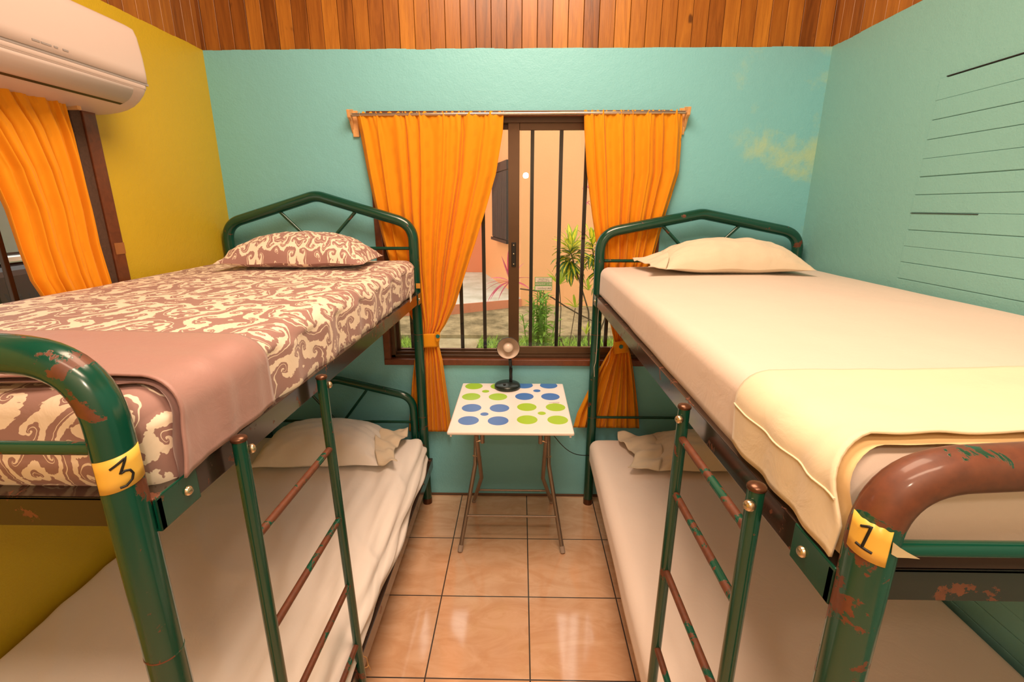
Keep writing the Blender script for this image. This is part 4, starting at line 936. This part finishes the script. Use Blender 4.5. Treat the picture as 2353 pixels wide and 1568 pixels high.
for ya_, yb2 in ((1.65, 2.62), (2.70, 3.55), (3.62, 4.15)):
    m = MB(); m.add([(-3.108, ya_, .96), (-3.108, yb2, .96), (-3.108, yb2 - .04, 1.36), (-3.108, ya_ + (.25 if ya_ < 2 else .02), 1.36)], [(0, 1, 2, 3)]); m.build('side_window', M_carg, car, mods=(SOL(.02, 0),))
MB().box((-3.11, 1.6, .90), (-3.06, 4.3, .945)).build('window_strip', M_carw, car, mods=(BEV(.01),))
MB().tube([(-3.14, 1.9, 1.475), (-3.14, 4.0, 1.465)], .018, 10).build('roof_rail', M_carw, car)
for yy in (1.1, 3.9):
    for xx, sg in ((-3.0, 1), (-4.6, 1)):
        MB().lathe([(0, 0), (.18, .0), (.20, .02), (.30, .02), (.33, -.02), (.33, -.16), (.3, -.2), (0, -.2)], (xx, yy, GZ + .33), (sg, 0, 0), 32).build('wheel', M_tyre, car)
car.location.z += .47
# plants
def leaf(mb, p, d, L_, w_, droop, fold=.2, tw=0, nseg=9, wavy=0):
    d = Vector(d).normalized(); side = d.cross(Vector((0, 0, 1)))
    if side.length < .1: side = Vector((1, 0, 0))
    side.normalize(); side = Matrix.Rotation(tw, 3, d) @ side; pts = []; q = Vector(p); dd = d.copy()
    vs = []; uvs = []
    for i in range(nseg + 1):
        t = i / nseg; ww = w_ * math.sin(PI * min(1, t * .93 + .05)) ** .8 * (1 - .25 * t) + .0008
        up = side.cross(dd).normalized(); wv = wavy * math.sin(t * 14)
        vs += [q - side * ww / 2 + up * (fold * ww * .5 + wv), q, q + side * ww / 2 + up * (fold * ww * .5 - wv)]; uvs += [(0, t), (.5, t), (1, t)]
        q = q + dd * L_ / nseg; dd = (dd + Vector((0, 0, -droop / nseg))).normalized()
    fs = []
    for i in range(nseg):
        o_ = i * 3; fs += [(o_, o_ + 1, o_ + 4, o_ + 3), (o_ + 1, o_ + 2, o_ + 5, o_ + 4)]
    mb.add(vs, fs, True, uvs)
def rosette(mb, c, n, L_, w_, el0, el1, droop, spread=.0, rz=None, wavy=0):
    rz = rz or R
    for k in range(n):
        a = k * 2.399 + rz.uniform(-.3, .3); t = k / max(1, n - 1); el = el0 + (el1 - el0) * t + rz.uniform(-.15, .15)
        d = Vector((math.cos(a) * math.cos(el), math.sin(a) * math.cos(el), math.sin(el))); leaf(mb, Vector(c) + Vector((0, 0, spread * (1 - t) * -1)) + d * .01, d, L_ * rz.uniform(.8, 1.15), w_ * rz.uniform(.8, 1.15), droop * rz.uniform(.7, 1.3), .25, rz.uniform(-.4, .4), wavy=wavy)
yp = 6.1
crb = at(1352, 800, 1, yp); crb.z = GZ
cr = thing('croton_plant', crb, 'tall croton shrub with yellow and green leaves outside the right pane', 'plant')
heads = [(at(1312, 572, 1, yp), 34), (at(1392, 600, 1, yp + .1), 24), (at(1362, 560, 1, yp + .25), 16)]
m = MB()
for h_, n_ in heads:
    m.tube(fillet([crb + Vector((R.uniform(-.05, .05), 0, 0)), crb.lerp(h_, .5) + Vector((.12, 0, -.05)), h_ + Vector((0, 0, -.05))], .3, 6), [.013] + [.010] * 7 + [.008], 8)
m.tube([at(1195, 664, 1, yp), at(1240, 670, 1, yp), at(1270, 685, 1, yp), at(1300, 705, 1, yp), at(1330, 722, 1, yp), at(1362, 738, 1, yp), crb + Vector((.1, 0, .3))], .009, 7); m.tube([at(1285, 770, 1, yp), at(1295, 795, 1, yp), at(1320, 815, 1, yp)], .008, 7)
m.build('stem', M_stem, cr)
m = MB(); m2 = MB()
for h_, n_ in heads:
    rosette(m, h_ + Vector((0, 0, -.05)), n_, .30, .090, -.75, .60, 1.1, .16, wavy=.004); rosette(m2, h_ + Vector((0, 0, .02)), n_ // 2 + 3, .27, .075, .35, 1.35, .5, .05, wavy=.004)
m.build('foliage', M_croton, cr); m2.build('young_foliage', M_crotonl, cr)['label'] = 'bright yellow top leaves'
# sprigs
sp = at(1285, 655, 1, yp - .1); sb = Vector((sp.x + .02, yp - .1, GZ))
t1 = thing('lime_shrub', sb, 'thin lime yellow shrub between the croton and the bamboo clump outside', 'plant'); m = MB(); m.tube([sb, sp + Vector((.03, 0, -.3)), sp], .006, 6); q = at(1322, 708, 1, yp - .1); m.tube([sb + Vector((.1, 0, .0)), q], .005, 6); m.build('stem', M_stem, t1)
m = MB(); rosette(m, sp, 9, .26, .05, .5, 1.4, .3); rosette(m, q, 9, .20, .035, .2, 1.3, .5); q2 = at(1347, 770, 1, yp - .2); rosette(m, q2, 6, .16, .03, .7, 1.4, .2); rosette(m, at(1352, 668, 1, yp - .1), 8, .16, .03, .1, 1.4, .5); m.build('foliage', M_lime, t1)
bb = at(1240, 805, 1, 5.9); bb.z = GZ
t2 = thing('leafy_clump', bb, 'dense upright green narrow leaved plant behind the window sticker', 'plant'); m = MB(); ml = MB()
for k in range(26):
    x = bb.x + R.gauss(.01, .085); y = 5.9 + R.uniform(-.14, .14); tx = x + R.gauss(0, .05); top = Vector((tx, y, GZ + R.uniform(.75, 1.18) - abs(x - bb.x) * 1.8)); b0 = Vector((x, y, GZ)); m.tube([b0, b0.lerp(top, .5) + Vector((R.uniform(-.02, .02), 0, 0)), top], .0055, 6)
    for j in range(19):
        t = .16 + .84 * j / 18; p_ = b0.lerp(top, t); a = j * 2.4 + k; el = R.uniform(.2, .9); leaf(ml, p_, (math.cos(a) * math.cos(el), math.sin(a) * math.cos(el), math.sin(el)), R.uniform(.10, .19), R.uniform(.028, .044), .9, .2, 0, 6)
m.build('stem', M_bamboo, t2); ml.build('foliage', M_bamboo, t2)
tc = at(1172, 648, 1, 5.6); tbz = Vector((tc.x + .12, 5.6, GZ))
t3 = thing('ti_plant', tbz, 'slim pink leaved ti plant seen beside the window stile', 'plant'); MB().tube([tbz, tc + Vector((.06, 0, -.3)), tc], .009, 8).build('stem', M_stem, t3); m = MB()
for (dx, dz, L_, w_, dr) in ((-1, .25, .30, .028, .9), (-1, .05, .32, .03, 1.0), (-.9, -.25, .30, .034, 1.3), (-1, .55, .26, .026, 1.0), (-.05, 1, .34, .04, .05), (-.3, 1, .30, .035, .1), (-.6, -.6, .24, .04, .9), (.7, .4, .28, .035, .9), (.5, .9, .26, .03, .5), (-.5, -.15, .36, .04, 1.4), (.9, 0, .26, .03, 1)):
    leaf(m, tc, (dx, R.uniform(-.3, .1), dz), L_ * 1.1, w_ * 1.7, dr, .2, R.uniform(-.3, .3))
m.build('foliage', M_ti, t3)
ft = at(1392, 520, 1, 6.6); t4 = thing('flowering_shrub', Vector((ft.x + .3, 6.6, GZ)), 'shrub with small pink blossoms at the right edge of the window view', 'plant'); MB().tube([Vector((ft.x + .3, 6.6, GZ)), Vector((ft.x + .15, 6.6, 1.0)), ft], .008, 6).build('stem', M_stem, t4); m = MB(); rosette(m, at(1347, 430, 1, 6.6), 8, .06, .03, -.2, .8, .8); rosette(m, at(1349, 465, 1, 6.6), 6, .05, .02, -.5, .5, .8); rosette(m, ft, 8, .07, .03, -.4, .8, .8); m.build('blossom', M_ti, t4)
# grass
g = MB(); rg = random.Random(3)
for k in range(15000):
    y = 4.3 + 2.95 * rg.random() ** .8; x = rg.uniform(-2.5, 2.9) * (y / 6.2)
    if -1.58 + (7.21 - y) * .0 - .0 < x < -.62 - (7.21 - y) * .054 and -1.6 < x: continue
    if noise.noise(Vector((x * 1.6, y * 1.6, 4))) < -.35 and rg.random() < .7: continue
    a = rg.uniform(0, 6.28); h = rg.uniform(.05, .13); wd = .006; dx, dy = math.cos(a), math.sin(a); ln = rg.uniform(.02, .08); b = rg.uniform(0, 6.28)
    p = Vector((x, y, GZ - .01)); s_ = Vector((dx, dy, 0)) * wd; m1 = p + Vector((math.cos(b) * ln * .35, math.sin(b) * ln * .35, h * .62)); t_ = p + Vector((math.cos(b) * ln, math.sin(b) * ln, h))
    g.add([p - s_, p + s_, m1 + s_ * .8, m1 - s_ * .8, t_], [(0, 1, 2, 3), (3, 2, 4)])
tag(g.build('grass', M_grass), 'bright green lawn grass outside the window', 'grass', kind='stuff')
